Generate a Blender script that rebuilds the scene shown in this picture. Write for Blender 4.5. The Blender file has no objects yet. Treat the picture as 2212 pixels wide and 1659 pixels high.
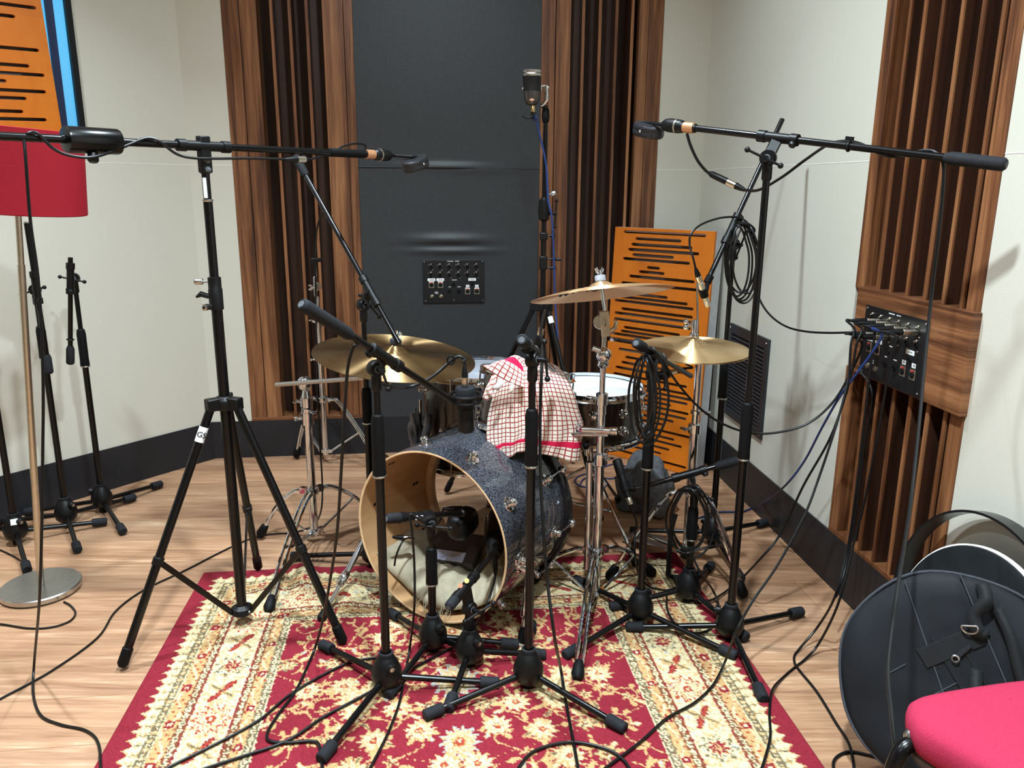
import bpy, bmesh, math, random
import numpy as np
from mathutils import Vector, Matrix

random.seed(7)
rng = np.random.default_rng(11)
scene = bpy.context.scene
COL = scene.collection
PI = math.pi

# ------------------------------------------------------------------ camera model
EYE = 1.28
FPX, PITCH, ROLL = 1710.92, math.radians(14.0358), math.radians(0.40888)
_cr, _sr, _cp, _sp = math.cos(ROLL), math.sin(ROLL), math.cos(PITCH), math.sin(PITCH)

def sight(x, y):
    a, b = x - 1106.0, y - 829.5
    X = (a * _cr + b * _sr) / FPX
    Y = -(-a * _sr + b * _cr) / FPX
    return Vector((X, _cp + Y * _sp, -_sp + Y * _cp))

def at(x, y, Y):
    """room point seen at a photo pixel, Y metres into the room"""
    d = sight(x, y)
    t = Y / d.y
    return Vector((d.x * t, Y, EYE + d.z * t))

def onf(x, y, z=0.0):
    """room point seen at a photo pixel, at height z"""
    d = sight(x, y)
    t = (z - EYE) / d.z
    return Vector((d.x * t, d.y * t, z))

cam_d = bpy.data.cameras.new('camera')
cam = bpy.data.objects.new('camera', cam_d)
COL.objects.link(cam)
cam_d.sensor_fit = 'HORIZONTAL'
cam_d.sensor_width = 36.0
cam_d.lens = 36.0 * FPX / 2212.0
cam_d.clip_start = 0.02
cam_d.clip_end = 60
R = Matrix.Rotation(PI / 2 - PITCH, 4, 'X') @ Matrix.Rotation(ROLL, 4, 'Z')
cam.matrix_world = Matrix.Translation((0, 0, EYE)) @ R
scene.camera = cam

# ------------------------------------------------------------------ materials
def lin(c):
    return tuple((v / 255.0 / 12.92) if v / 255.0 <= 0.04045 else ((v / 255.0 + 0.055) / 1.055) ** 2.4 for v in c)

MATS = {}
class NT:
    def __init__(s, name):
        s.m = bpy.data.materials.new(name)
        s.m.use_nodes = True
        s.t = s.m.node_tree
        s.b = s.t.nodes['Principled BSDF']
        MATS[name] = s.m
    def n(s, kind, **kw):
        nd = s.t.nodes.new(kind)
        for k, v in kw.items():
            if k.startswith('i_'):
                key = k[2:]
                key = int(key) if key.isdigit() else key.replace('_', ' ')
                nd.inputs[key].default_value = v
            else:
                setattr(nd, k, v)
        return nd
    def l(s, a, b):
        s.t.links.new(a, b)
    def coords(s, scale=(1, 1, 1), rot=(0, 0, 0), kind='Object'):
        tc = s.n('ShaderNodeTexCoord')
        mp = s.n('ShaderNodeMapping')
        mp.inputs['Scale'].default_value = scale
        mp.inputs['Rotation'].default_value = rot
        s.l(tc.outputs[kind], mp.inputs['Vector'])
        return mp.outputs['Vector']
    def noise(s, vec, scale, detail=3.0, rough=0.5, dist=0.0):
        nd = s.n('ShaderNodeTexNoise')
        nd.inputs['Scale'].default_value = scale
        nd.inputs['Detail'].default_value = detail
        nd.inputs['Roughness'].default_value = rough
        nd.inputs['Distortion'].default_value = dist
        s.l(vec, nd.inputs['Vector'])
        return nd.outputs['Fac']
    def ramp(s, fac, stops):
        nd = s.n('ShaderNodeValToRGB')
        el = nd.color_ramp.elements
        while len(el) < len(stops):
            el.new(0.5)
        for e, (p, c) in zip(el, stops):
            e.position = p
            e.color = (*c, 1) if len(c) == 3 else c
        s.l(fac, nd.inputs['Fac'])
        return nd.outputs['Color']
    def math(s, op, a, b=0.0):
        nd = s.n('ShaderNodeMath', operation=op)
        for i, v in enumerate((a, b)):
            if isinstance(v, (int, float)):
                nd.inputs[i].default_value = v
            else:
                s.l(v, nd.inputs[i])
        return nd.outputs[0]
    def mix(s, fac, a, b, blend='MIX'):
        nd = s.n('ShaderNodeMix', data_type='RGBA', blend_type=blend)
        for i, v in ((0, fac), (6, a), (7, b)):
            if isinstance(v, (int, float)):
                nd.inputs[i].default_value = v
            elif isinstance(v, tuple):
                nd.inputs[i].default_value = (*v, 1) if len(v) == 3 else v
            else:
                s.l(v, nd.inputs[i])
        return nd.outputs[2]
    def bump(s, h, strength=0.2, dist=0.01):
        nd = s.n('ShaderNodeBump')
        nd.inputs['Strength'].default_value = strength
        nd.inputs['Distance'].default_value = dist
        s.l(h, nd.inputs['Height'])
        s.l(nd.outputs['Normal'], s.b.inputs['Normal'])
    def set(s, col=None, rough=None, metal=None, spec=None, **kw):
        B = s.b.inputs
        if col is not None:
            if isinstance(col, tuple): B['Base Color'].default_value = (*col, 1)
            else: s.l(col, B['Base Color'])
        if rough is not None:
            if isinstance(rough, (int, float)): B['Roughness'].default_value = rough
            else: s.l(rough, B['Roughness'])
        if metal is not None: B['Metallic'].default_value = metal
        if spec is not None: B['Specular IOR Level'].default_value = spec
        for k, v in kw.items():
            B[k.replace('_', ' ')].default_value = v

def plain(name, rgb, rough=0.5, metal=0.0, spec=0.5, var=0.12, scale=60, bump=0.0, **kw):
    """one colour, broken up a little by procedural noise"""
    t = NT(name)
    c = lin(rgb)
    f = t.noise(t.coords(), scale, 3)
    lo = tuple(v * (1 - var) for v in c)
    hi = tuple(min(1, v * (1 + var)) for v in c)
    t.set(t.ramp(f, [(0.3, lo), (0.7, hi)]), rough, metal, spec, **kw)
    if bump: t.bump(f, bump, 0.002)
    return t.m

def wood(name, stops, scale=(30, 30, 1.2), rot=(0, 0, 0), rough=0.45, fine=6.0, island=0.35):
    t = NT(name)
    v = t.coords(scale, rot)
    f1 = t.noise(v, 1.0, 5, 0.6, 0.6)
    f2 = t.noise(v, fine, 3, 0.6)
    f = t.math('ADD', t.math('MULTIPLY', f1, 0.75), t.math('MULTIPLY', f2, 0.25))
    c = t.ramp(f, stops)
    g = t.n('ShaderNodeNewGeometry')
    k = t.math('ADD', t.math('MULTIPLY', g.outputs['Random Per Island'], island), 1 - island * 0.5)
    cmb = t.n('ShaderNodeCombineColor')
    for i in range(3): t.l(k, cmb.inputs[i])
    t.set(t.mix(1.0, c, cmb.outputs[0], 'MULTIPLY'), rough)
    t.bump(f2, 0.12, 0.002)
    return t.m

# ------------------------------------------------------------------ mesh builder
class MB:
    def __init__(s):
        s.v, s.f, s.uv = [], [], None
    def add(s, vs, fs):
        o = len(s.v)
        s.v += [tuple(p) for p in vs]
        s.f += [tuple(i + o for i in q) for q in fs]
        return s
    def box(s, c, size, M=None):
        c = Vector(c); hx, hy, hz = (q / 2 for q in size)
        vs = []
        for x, y, z in ((-1,-1,-1),(1,-1,-1),(1,1,-1),(-1,1,-1),(-1,-1,1),(1,-1,1),(1,1,1),(-1,1,1)):
            p = Vector((x * hx, y * hy, z * hz))
            vs.append(c + (M @ p if M is not None else p))
        return s.add(vs, [(3,2,1,0),(4,5,6,7),(0,1,5,4),(1,2,6,5),(2,3,7,6),(3,0,4,7)])
    def slab(s, a, b, ex, ey, ez, o):
        """box spanning local a..b along axes ex, ey, ez from origin o"""
        vs = []
        for i, j, k in ((0,0,0),(1,0,0),(1,1,0),(0,1,0),(0,0,1),(1,0,1),(1,1,1),(0,1,1)):
            q = (a[0] + (b[0]-a[0])*i, a[1] + (b[1]-a[1])*j, a[2] + (b[2]-a[2])*k)
            vs.append(o + ex*q[0] + ey*q[1] + ez*q[2])
        return s.add(vs, [(3,2,1,0),(4,5,6,7),(0,1,5,4),(1,2,6,5),(2,3,7,6),(3,0,4,7)])
    def tube(s, pts, r, n=12, closed=False, caps=True):
        pts = [Vector(p) for p in pts]
        m = len(pts)
        rr = list(r) if isinstance(r, (list, tuple)) else [r] * m
        T = []
        for i in range(m):
            a = pts[i-1] if (i > 0 or closed) else pts[i]
            b = pts[(i+1) % m] if (i < m-1 or closed) else pts[i]
            d = b - a
            T.append(d.normalized() if d.length > 1e-9 else Vector((0,0,1)))
        up = Vector((0,0,1)) if abs(T[0].z) < 0.9 else Vector((1,0,0))
        N = (up - T[0]*up.dot(T[0])).normalized()
        vs, fs = [], []
        for i in range(m):
            N = (N - T[i]*N.dot(T[i]))
            N = N.normalized() if N.length > 1e-9 else T[i].orthogonal().normalized()
            B = T[i].cross(N)
            for k in range(n):
                a = 2*PI*k/n
                vs.append(pts[i] + (N*math.cos(a) + B*math.sin(a))*rr[i])
        seg = m if closed else m-1
        for i in range(seg):
            j = (i+1) % m
            for k in range(n):
                l = (k+1) % n
                fs.append((i*n+k, i*n+l, j*n+l, j*n+k))
        if caps and not closed:
            fs.append(tuple(range(n-1,-1,-1)))
            fs.append(tuple((m-1)*n+k for k in range(n)))
        return s.add(vs, fs)
    def rod(s, a, b, r, r2=None, n=14):
        return s.tube([a, b], [r, r if r2 is None else r2], n)
    def lathe(s, prof, o=(0,0,0), axis=(0,0,1), n=28, a0=0.0, a1=2*PI):
        o = Vector(o); ax = Vector(axis).normalized()
        e1 = ax.orthogonal().normalized(); e2 = ax.cross(e1)
        full = abs(a1-a0-2*PI) < 1e-6
        cnt = n if full else n+1
        vs, fs = [], []
        for r, z in prof:
            for k in range(cnt):
                a = a0 + (a1-a0)*k/n
                vs.append(o + ax*z + (e1*math.cos(a)+e2*math.sin(a))*r)
        for i in range(len(prof)-1):
            for k in range(n):
                l = (k+1) % cnt
                fs.append((i*cnt+k, i*cnt+l, (i+1)*cnt+l, (i+1)*cnt+k))
        return s.add(vs, fs)
    def ball(s, c, r, n=14, scale=(1,1,1), M=None):
        vs, fs = [], []
        c = Vector(c); m = max(6, n//2+2)
        for i in range(1, m):
            th = PI*i/m
            for k in range(n):
                a = 2*PI*k/n
                p = Vector((math.sin(th)*math.cos(a)*scale[0], math.sin(th)*math.sin(a)*scale[1], math.cos(th)*scale[2]))*r
                vs.append(c + (M @ p if M is not None else p))
        top = Vector((0,0,r*scale[2])); bot = -top
        vs.append(c + (M @ top if M is not None else top)); vs.append(c + (M @ bot if M is not None else bot))
        t, b = len(vs)-2, len(vs)-1
        for i in range(m-2):
            for k in range(n):
                l = (k+1) % n
                fs.append((i*n+k, (i+1)*n+k, (i+1)*n+l, i*n+l))
        for k in range(n):
            l = (k+1) % n
            fs.append((t, k, l)); fs.append((b, (m-2)*n+l, (m-2)*n+k))
        return s.add(vs, fs)
    def prism(s, poly, o, ex, ey, ez, d0, d1):
        """2-D polygon in (ex, ey) extruded along ez"""
        n = len(poly)
        vs = [o + ex*x + ey*y + ez*d0 for x, y in poly] + [o + ex*x + ey*y + ez*d1 for x, y in poly]
        fs = [tuple(range(n-1,-1,-1)), tuple(range(n, 2*n))]
        fs += [(i, (i+1) % n, n+(i+1) % n, n+i) for i in range(n)]
        return s.add(vs, fs)
    def sheet(s, P):
        """grid of points P[i][j]; uv in grid units"""
        a, b = len(P), len(P[0])
        s.uvgrid = (a, b)
        vs = [P[i][j] for i in range(a) for j in range(b)]
        fs = [(i*b+j, i*b+j+1, (i+1)*b+j+1, (i+1)*b+j) for i in range(a-1) for j in range(b-1)]
        return s.add(vs, fs)
    def build(s, name, mat, parent=None, smooth=35, bevel=0.0, solid=0.0, subsurf=0, uv=None, org=None, mat4=None, recalc=True):
        if mat4 is not None:
            o0 = Vector((0,0,0))
        elif parent is not None:
            o0 = parent['_o'] if '_o' in parent else (0,0,0)
            o0 = Vector(o0)
        elif org is not None:
            o0 = Vector(org)
        else:
            A = np.array(s.v); lo, hi = A.min(0), A.max(0)
            o0 = Vector(((lo[0]+hi[0])/2, (lo[1]+hi[1])/2, lo[2]))
        me = bpy.data.meshes.new(name)
        me.from_pydata([(p[0]-o0.x, p[1]-o0.y, p[2]-o0.z) for p in s.v], [], s.f)
        if uv is not None:
            lay = me.uv_layers.new(name='UVMap')
            idx = np.zeros(len(me.loops), dtype=np.int32)
            me.loops.foreach_get('vertex_index', idx)
            lay.data.foreach_set('uv', np.asarray(uv, dtype=np.float32)[idx].ravel())
        if recalc:
            bm = bmesh.new(); bm.from_mesh(me)
            bmesh.ops.recalc_face_normals(bm, faces=bm.faces)
            bm.to_mesh(me); bm.free()
        me.materials.append(mat)
        if smooth:
            me.polygons.foreach_set('use_smooth', [True]*len(me.polygons))
            me.set_sharp_from_angle(angle=math.radians(smooth))
        ob = bpy.data.objects.new(name, me)
        COL.objects.link(ob)
        if mat4 is not None:
            po = Vector(parent['_o']) if parent is not None and '_o' in parent else Vector((0,0,0))
            ob.matrix_basis = Matrix.Translation(-po) @ mat4
        elif parent is None:
            ob.location = o0
        if parent is not None:
            ob.parent = parent
        ob['_o'] = tuple(o0) if parent is None or mat4 is not None else tuple(Vector(parent['_o']))
        if bevel:
            md = ob.modifiers.new('edge', 'BEVEL'); md.width = bevel; md.segments = 2; md.limit_method = 'ANGLE'
        if solid:
            md = ob.modifiers.new('thick', 'SOLIDIFY'); md.thickness = solid; md.offset = 0
        if subsurf:
            md = ob.modifiers.new('sub', 'SUBSURF'); md.levels = subsurf; md.render_levels = subsurf
        return ob

def thing(name, label, cat, loc=(0,0,0), group=None):
    o = bpy.data.objects.new(name, None)
    COL.objects.link(o)
    o.location = loc
    o.empty_display_size = 0.05
    o['_o'] = tuple(loc)
    return tag(o, label, cat, group)

def tag(o, label, cat, group=None):
    o['label'] = label; o['category'] = cat
    if group: o['group'] = group
    return o

def struct(o):
    o['kind'] = 'structure'
    return o

def V(*a): return Vector(a)

def spline(pts, n=8):
    """Catmull-Rom through pts"""
    P = [Vector(p) for p in pts]
    out = []
    for i in range(len(P)-1):
        p0 = P[i-1] if i else P[0]*2 - P[1]
        p1, p2 = P[i], P[i+1]
        p3 = P[i+2] if i+2 < len(P) else P[-1]*2 - P[-2]
        for k in range(n):
            t = k/n
            out.append(0.5*((2*p1) + (p2-p0)*t + (2*p0-5*p1+4*p2-p3)*t*t + (3*p1-p0-3*p2+p3)*t*t*t))
    out.append(P[-1])
    return out

def frame(ez, up=(0,0,1)):
    """3x3 with columns ex, ey, ez"""
    ez = Vector(ez).normalized(); u = Vector(up)
    if abs(ez.dot(u)) > 0.98: u = Vector((0,1,0))
    ex = u.cross(ez).normalized(); ey = ez.cross(ex)
    return Matrix((ex, ey, ez)).transposed()
# ------------------------------------------------------------------ material library
BLK   = plain('black_powder_coat', (7,7,8), 0.26, 0.0, 0.34, 0.2, 90)
BLKM  = plain('black_plastic', (11,11,12), 0.42, 0.0, 0.28, 0.2, 120)
RUB   = plain('grey_rubber', (30,31,34), 0.75, 0.0, 0.2, 0.15, 150)
RUBD  = plain('black_rubber', (10,10,11), 0.6, 0.0, 0.16, 0.15, 150)
CHR   = plain('chrome', (216,222,230), 0.07, 1.0, 0.5, 0.04, 40)
STEEL = plain('satin_steel', (190,190,188), 0.3, 1.0, 0.5, 0.06, 60)
NICK  = plain('nickel', (205,198,182), 0.28, 1.0, 0.5, 0.05, 60)
COP   = plain('copper_collar', (225,165,120), 0.35, 0.7, 0.5, 0.08, 60)
CABLE = plain('cable_rubber', (9,9,10), 0.4, 0.0, 0.34, 0.2, 90)
BLUEC = plain('blue_cable', (26,50,104), 0.45, 0.0, 0.5, 0.2, 90)
SILV  = plain('silver_mic', (205,200,188), 0.35, 0.75, 0.5, 0.06, 80)
WHITE = plain('white_tape', (232,232,230), 0.6, 0.0, 0.4, 0.05, 80)
INK   = plain('black_ink', (14,14,14), 0.7, 0.0, 0.2, 0.05, 50)
REDP  = plain('red_latch', (190,60,50), 0.5, 0.0, 0.4, 0.05, 50)
YELP  = plain('yellow_dot_sticker', (240,205,110), 0.6, 0.0, 0.3, 0.05, 50)
REDS  = plain('orange_dot_sticker', (225,120,90), 0.6, 0.0, 0.3, 0.05, 50)
GREYB = plain('grey_board', (120,118,116), 0.9, 0.0, 0.2, 0.1, 40)
WHITP = plain('white_painted_edge', (205,208,214), 0.6, 0.0, 0.3, 0.08, 30)
PLATE = plain('black_anodised_plate', (16,17,20), 0.38, 0.0, 0.5, 0.15, 70)
BASEB = plain('baseboard_black', (34,34,37), 0.45, 0.0, 0.3, 0.12, 8)
GRILL = plain('charcoal_grille', (36,38,42), 0.5, 0.0, 0.45, 0.12, 30)
HEADW = plain('coated_drum_head', (232,234,236), 0.45, 0.0, 0.4, 0.03, 12)
HEADC = plain('frosted_drum_head', (150,152,160), 0.35, 0.0, 0.5, 0.12, 10)
FELT  = plain('grey_felt', (92,94,98), 0.95, 0.0, 0.1, 0.2, 300, 0.3)
CASE  = plain('black_fibre_case', (20,23,25), 0.6, 0.0, 0.25, 0.3, 9, 0.1)
CEIL  = plain('ceiling_white', (232,232,228), 0.9, 0.0, 0.2, 0.03, 3)
FOAM  = plain('black_mic_grille', (8,8,9), 0.5, 0.2, 0.5, 0.3, 200)
BAGG  = plain('dark_grey_cloth', (104,106,110), 0.95, 0.0, 0.1, 0.3, 60, 0.4)
SATIN = plain('silver_grey_cloth', (120,124,132), 0.4, 0.3, 0.5, 0.2, 30, 0.2)
INNER = wood('maple_inner_shell', [(0.3, lin((176,132,88))), (0.7, lin((206,164,118)))], (3, 3, 14), rough=0.5, island=0.0)
MAPEDGE = plain('maple_bearing_edge', (226,190,146), 0.5, 0.0, 0.4, 0.08, 50)

def m_mesh(name, rgb):
    t = NT(name)
    v = t.coords((1,1,1))
    vo = t.n('ShaderNodeTexVoronoi'); vo.inputs['Scale'].default_value = 480
    t.l(v, vo.inputs['Vector'])
    c = lin(rgb)
    t.set(t.ramp(vo.outputs['Distance'], [(0.25, (0.002,0.002,0.002)), (0.55, c)]), 0.38, 0.6)
    t.bump(vo.outputs['Distance'], 0.6, 0.001)
    return t.m
MESHM = m_mesh('perforated_black_metal', (60,60,64))

# cream fabric wall panels: faint weave
t = NT('cream_fabric_wall')
v = t.coords((1,1,1))
f = t.noise(v, 420, 2)
g = t.noise(v, 1.6, 3)
c = t.mix(t.math('MULTIPLY', g, 0.5), lin((204,200,186)), lin((197,192,176)))
t.set(c, 0.92, 0, 0.15)
t.bump(f, 0.25, 0.0012)
CREAM = t.m

# charcoal stretch fabric
t = NT('charcoal_acoustic_fabric')
v = t.coords((1,1,1))
f = t.noise(v, 260, 2)
t.set(t.ramp(f, [(0.3, lin((38,40,42))), (0.7, lin((53,55,57)))]), 0.52, 0, 0.42)
t.bump(f, 0.3, 0.001)
CHARC = t.m

WAL_STOPS = [(0.34, lin((60,32,18))), (0.45, lin((98,58,33))), (0.54, lin((128,82,50))), (0.66, lin((156,106,68)))]
WALN = wood('walnut_vertical_grain', WAL_STOPS, (26, 26, 1.0), island=0.3)
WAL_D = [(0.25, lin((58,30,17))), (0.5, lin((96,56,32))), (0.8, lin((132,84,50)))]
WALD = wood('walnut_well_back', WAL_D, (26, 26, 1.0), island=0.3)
WELLD = wood('dark_walnut_wells', [(0.25, lin((30,16,10))), (0.5, lin((54,30,18))), (0.8, lin((78,46,29)))], (26, 26, 1.0), island=0.3)  # fins and well backs, darker walnut than the boards and fin edges
WALH = wood('walnut_horizontal_grain', WAL_STOPS, (1.0, 1.0, 34), island=0.1)
ORNG = wood('orange_stained_plywood', [(0.2, lin((178,86,10))), (0.5, lin((204,108,12))), (0.8, lin((216,124,28)))], (5, 5, 2.2), rough=0.42, fine=9, island=0.06)

# laminate oak floor, boards run along the back wall
t = NT('oak_laminate_floor')
v = t.coords((1,1,1), (0, 0, math.radians(-7.3)))
br = t.n('ShaderNodeTexBrick')
br.offset = 0.37; br.squash = 1.0
br.inputs['Color1'].default_value = (0.9,0.9,0.9,1); br.inputs['Color2'].default_value = (1.12,1.1,1.08,1)
br.inputs['Mortar'].default_value = (0.62,0.58,0.55,1)
br.inputs['Scale'].default_value = 1.0
br.inputs['Mortar Size'].default_value = 0.0012
br.inputs['Brick Width'].default_value = 1.25
br.inputs['Row Height'].default_value = 0.19
t.l(v, br.inputs['Vector'])
v2 = t.coords((1.6, 20, 1), (0, 0, math.radians(-7.3)))
f1 = t.noise(v2, 1.0, 6, 0.62, 1.2)
v3 = t.coords((6, 110, 1), (0, 0, math.radians(-7.3)))
f2 = t.noise(v3, 1.0, 4, 0.6, 0.3)
f = t.math('ADD', t.math('MULTIPLY', f1, 0.65), t.math('MULTIPLY', f2, 0.35))
c = t.ramp(f, [(0.28, lin((106,72,52))), (0.43, lin((150,111,83))), (0.56, lin((172,133,102))), (0.70, lin((198,168,140)))])
t.set(t.mix(1.0, c, br.outputs['Color'], 'MULTIPLY'), 0.5, 0, 0.4)
t.bump(f2, 0.12, 0.001)
OAK = t.m

# sparkle drum wrap
t = NT('charcoal_sparkle_wrap')
v = t.coords((1,1,1))
vo = t.n('ShaderNodeTexVoronoi'); vo.inputs['Scale'].default_value = 900
t.l(v, vo.inputs['Vector'])
sep = t.n('ShaderNodeSeparateColor'); t.l(vo.outputs['Color'], sep.inputs[0])
fl = t.ramp(sep.outputs[0], [(0.6, lin((27,29,34))), (1.0, lin((140,145,158)))])
sw = t.noise(t.coords((3,3,3)), 2.2, 4, 0.6, 1.5)
base = t.mix(t.math('MULTIPLY', sw, 0.05), fl, lin((60,62,68)))
t.set(base, 0.12, 0.35, 0.6, Coat_Weight=0.8, Coat_Roughness=0.05)
SPARK = t.m

# dark burst wood drums
t = NT('dark_burst_wood_shell')
v = t.coords((26,26,1.2))
f = t.noise(v, 1.0, 5, 0.6, 0.5)
t.set(t.ramp(f, [(0.3, lin((14,11,10))), (0.6, lin((44,30,22))), (0.8, lin((84,60,42)))]), 0.22, 0, 0.5, Coat_Weight=0.5, Coat_Roughness=0.08)
BURST = t.m

def m_cymbal(name, a, b, groove, rough, metal):
    t = NT(name)
    tc = t.n('ShaderNodeTexCoord')
    sep = t.n('ShaderNodeSeparateXYZ'); t.l(tc.outputs['Object'], sep.inputs[0])
    r = t.math('SQRT', t.math('ADD', t.math('POWER', sep.outputs[0], 2.0), t.math('POWER', sep.outputs[1], 2.0)))
    jit = t.noise(t.coords((1,1,1)), 5, 3)
    cmb = t.n('ShaderNodeCombineXYZ'); t.l(t.math('MULTIPLY', r, groove), cmb.inputs[0])
    rings = t.noise(cmb.outputs[0], 1.0, 4, 0.7)
    f = t.math('ADD', t.math('MULTIPLY', rings, 0.55), t.math('MULTIPLY', jit, 0.45))
    t.set(t.ramp(f, [(0.38, lin(a)), (0.58, lin(b))]), rough, metal)
    t.b.inputs['Anisotropic'].default_value = 1.0
    t.b.inputs['Anisotropic Rotation'].default_value = 0.25
    tg = t.n('ShaderNodeTangent', direction_type='RADIAL', axis='Z')
    t.l(tg.outputs[0], t.b.inputs['Tangent'])
    t.bump(rings, 0.15, 0.0015)
    return t.m
RIDEM = m_cymbal('ride_bronze', (100,76,50), (192,158,112), 420, 0.46, 0.97)
CRASHM = m_cymbal('crash_bronze', (190,146,104), (230,186,140), 260, 0.46, 0.75)
HATM = m_cymbal('hat_bronze', (190,152,104), (232,198,148), 300, 0.42, 0.82)

REDSH = plain('red_lamp_fabric', (150,26,40), 0.75, 0.0, 0.2, 0.06, 200, 0.1, Transmission_Weight=0.0)
PINK = plain('raspberry_seat_fabric', (160,44,70), 0.95, 0.0, 0.1, 0.14, 500, 0.35)
NYLON = plain('black_nylon_bag', (22,24,28), 0.66, 0.0, 0.2, 0.18, 14, 0.15)
NYLD = plain('black_webbing', (16,17,19), 0.7, 0.0, 0.3, 0.2, 90)
PIPIN = plain('grey_stitching', (62,64,70), 0.8, 0.0, 0.2, 0.1, 90)
CLOTH = plain('pale_grey_blanket', (172,162,138), 0.95, 0.0, 0.1, 0.12, 40, 0.3)

# checked tea towel, uv in metres
t = NT('red_check_tea_towel')
uvn = t.n('ShaderNodeTexCoord')
sep = t.n('ShaderNodeSeparateXYZ'); t.l(uvn.outputs['UV'], sep.inputs[0])
def line(s, period, width):
    fr = t.math('FRACT', t.math('DIVIDE', s, period))
    return t.math('LESS_THAN', fr, width)
chk = t.math('MAXIMUM', line(sep.outputs[0], 0.0135, 0.2), line(sep.outputs[1], 0.0135, 0.2))
stp = t.math('MULTIPLY', t.math('GREATER_THAN', sep.outputs[1], 0.262), t.math('LESS_THAN', sep.outputs[1], 0.279))
stp2 = t.math('MULTIPLY', t.math('GREATER_THAN', sep.outputs[1], -0.082), t.math('LESS_THAN', sep.outputs[1], -0.064))
base = t.mix(t.noise(t.coords(), 300, 2), lin((228,216,200)), lin((240,232,220)))
c = t.mix(chk, base, lin((158,62,58)))
c = t.mix(t.math('MAXIMUM', stp, stp2), c, lin((204,34,72)))
t.set(c, 0.95, 0, 0.1)
t.bump(t.noise(t.coords(), 260, 2), 0.3, 0.002)
TOWEL = t.m

# rug takes its woven colours from the mesh
t = NT('woven_rug')
at_ = t.n('ShaderNodeVertexColor'); at_.layer_name = 'weave'
pile = t.noise(t.coords(), 420, 2)
t.set(t.mix(0.16, at_.outputs['Color'], t.ramp(pile, [(0.3, (0,0,0)), (0.7, (1,1,1))]), 'OVERLAY'), 1.0, 0, 0.1)
t.bump(pile, 0.5, 0.003)
RUGM = t.m
RUGB = plain('rug_backing', (120,26,40), 1.0, 0.0, 0.1, 0.1, 100)

# window with daylight behind it, lamp lenses
def emit(name, rgb, s):
    t = NT(name)
    f = t.noise(t.coords((1,1,1)), 1.3, 2)
    c = lin(rgb)
    t.b.inputs['Base Color'].default_value = (0.02,0.02,0.02,1)
    t.l(t.ramp(f, [(0.35, tuple(q*0.8 for q in c)), (0.65, c)]), t.b.inputs['Emission Color'])
    t.b.inputs['Emission Strength'].default_value = s
    t.set(None, 0.08)
    return t.m
SKYB = emit('window_daylight', (96,200,255), 0.95)
LENS = emit('downlight_lens', (255,244,228), 6.0)

SEAMW = plain('pale_seam', (236,233,224), 0.8, 0.0, 0.2, 0.03, 30)
SEAMD = plain('grey_seam', (84,85,88), 0.7, 0.0, 0.2, 0.05, 30)
# ------------------------------------------------------------------ room shell
CL = V(-1.42442, 3.60813, 0); CR = V(0.89807, 3.90688, 0)
dB = V(0.99183, 0.12758, 0); nB = V(0.12758, -0.99183, 0)
dL = V(-0.59636, -0.80271, 0); nL = V(0.80271, -0.59636, 0)
dR = V(0.10765, -0.99419, 0); nR = V(-0.99419, -0.10765, 0)
UP = V(0, 0, 1)
ZB, ZS, ZC = 0.1814, 1.3592, 2.95
LB = 2.3417

def wslab(mb, d, n, o, s0, s1, z0, z1, t0, t1):
    return mb.slab((s0, t0, z0), (s1, t1, z1), d, n, UP, o)

fl_mb = MB()
poly = [(-4.6, -3.0), (3.2, -3.0), (3.2, 4.6), (-4.6, 4.6)]
fl_mb.prism(poly, V(0,0,0), V(1,0,0), V(0,1,0), UP, -0.1, 0.0)
struct(fl_mb.build('floor', OAK, smooth=0, org=(0,0,0)))
struct(MB().prism(poly, V(0,0,0), V(1,0,0), V(0,1,0), UP, ZC, ZC+0.1).build('ceiling', CEIL, smooth=0))

# back wall
w = MB()
wslab(w, dB, nB, CL, -0.3, LB+0.3, 0, ZC, -0.26, -0.16)
for a, b in ((-0.002, 0.183), (2.117, LB+0.002)):
    wslab(w, dB, nB, CL, a, b, ZB, ZS-0.0002, -0.16, 0)
    wslab(w, dB, nB, CL, a, b, ZS+0.0002, ZC, -0.16, 0)
struct(w.build('wall_back', CREAM, smooth=0))
# right wall, with the recess that holds the slatted panel
w = MB()
wslab(w, dR, nR, CR, -0.3, 7.2, 0, ZC, -0.26, -0.16)
for a, b in ((0.0, 1.477), (2.042, 7.0)):
    wslab(w, dR, nR, CR, a, b, ZB, ZS-0.0002, -0.16, 0)
    wslab(w, dR, nR, CR, a, b, ZS+0.0002, ZC, -0.16, 0)
struct(w.build('wall_right', CREAM, smooth=0))
# left wall around the window
WS0, WS1, WZ0, WZ1 = 0.438, 1.75, 1.474, 2.6
w = MB()
wslab(w, dL, nL, CL, 0.0, WS0, ZB, ZS-0.0002, -0.12, 0)
wslab(w, dL, nL, CL, 0.0, WS0, ZS+0.0002, ZC, -0.12, 0)
wslab(w, dL, nL, CL, WS0, 4.2, ZB, ZS-0.0002, -0.12, 0)
wslab(w, dL, nL, CL, WS0, WS1, ZS+0.0002, WZ0, -0.12, 0)
wslab(w, dL, nL, CL, WS0, WS1, WZ1, ZC, -0.12, 0)
wslab(w, dL, nL, CL, WS1, 4.2, ZS+0.0002, ZC, -0.12, 0)
wslab(w, dL, nL, CL, -0.02, 4.2, 0, ZC, -0.30, -0.2)
struct(w.build('wall_left', CREAM, smooth=0))
# walls behind the camera
w = MB(); w.box((-3.95, -1.2, ZC/2), (0.12, 3.4, ZC)); struct(w.build('wall_side', CREAM, smooth=0))
w = MB(); w.box((-1.0, -2.9, ZC/2), (7, 0.12, ZC)); struct(w.build('wall_front', CREAM, smooth=0))

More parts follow.
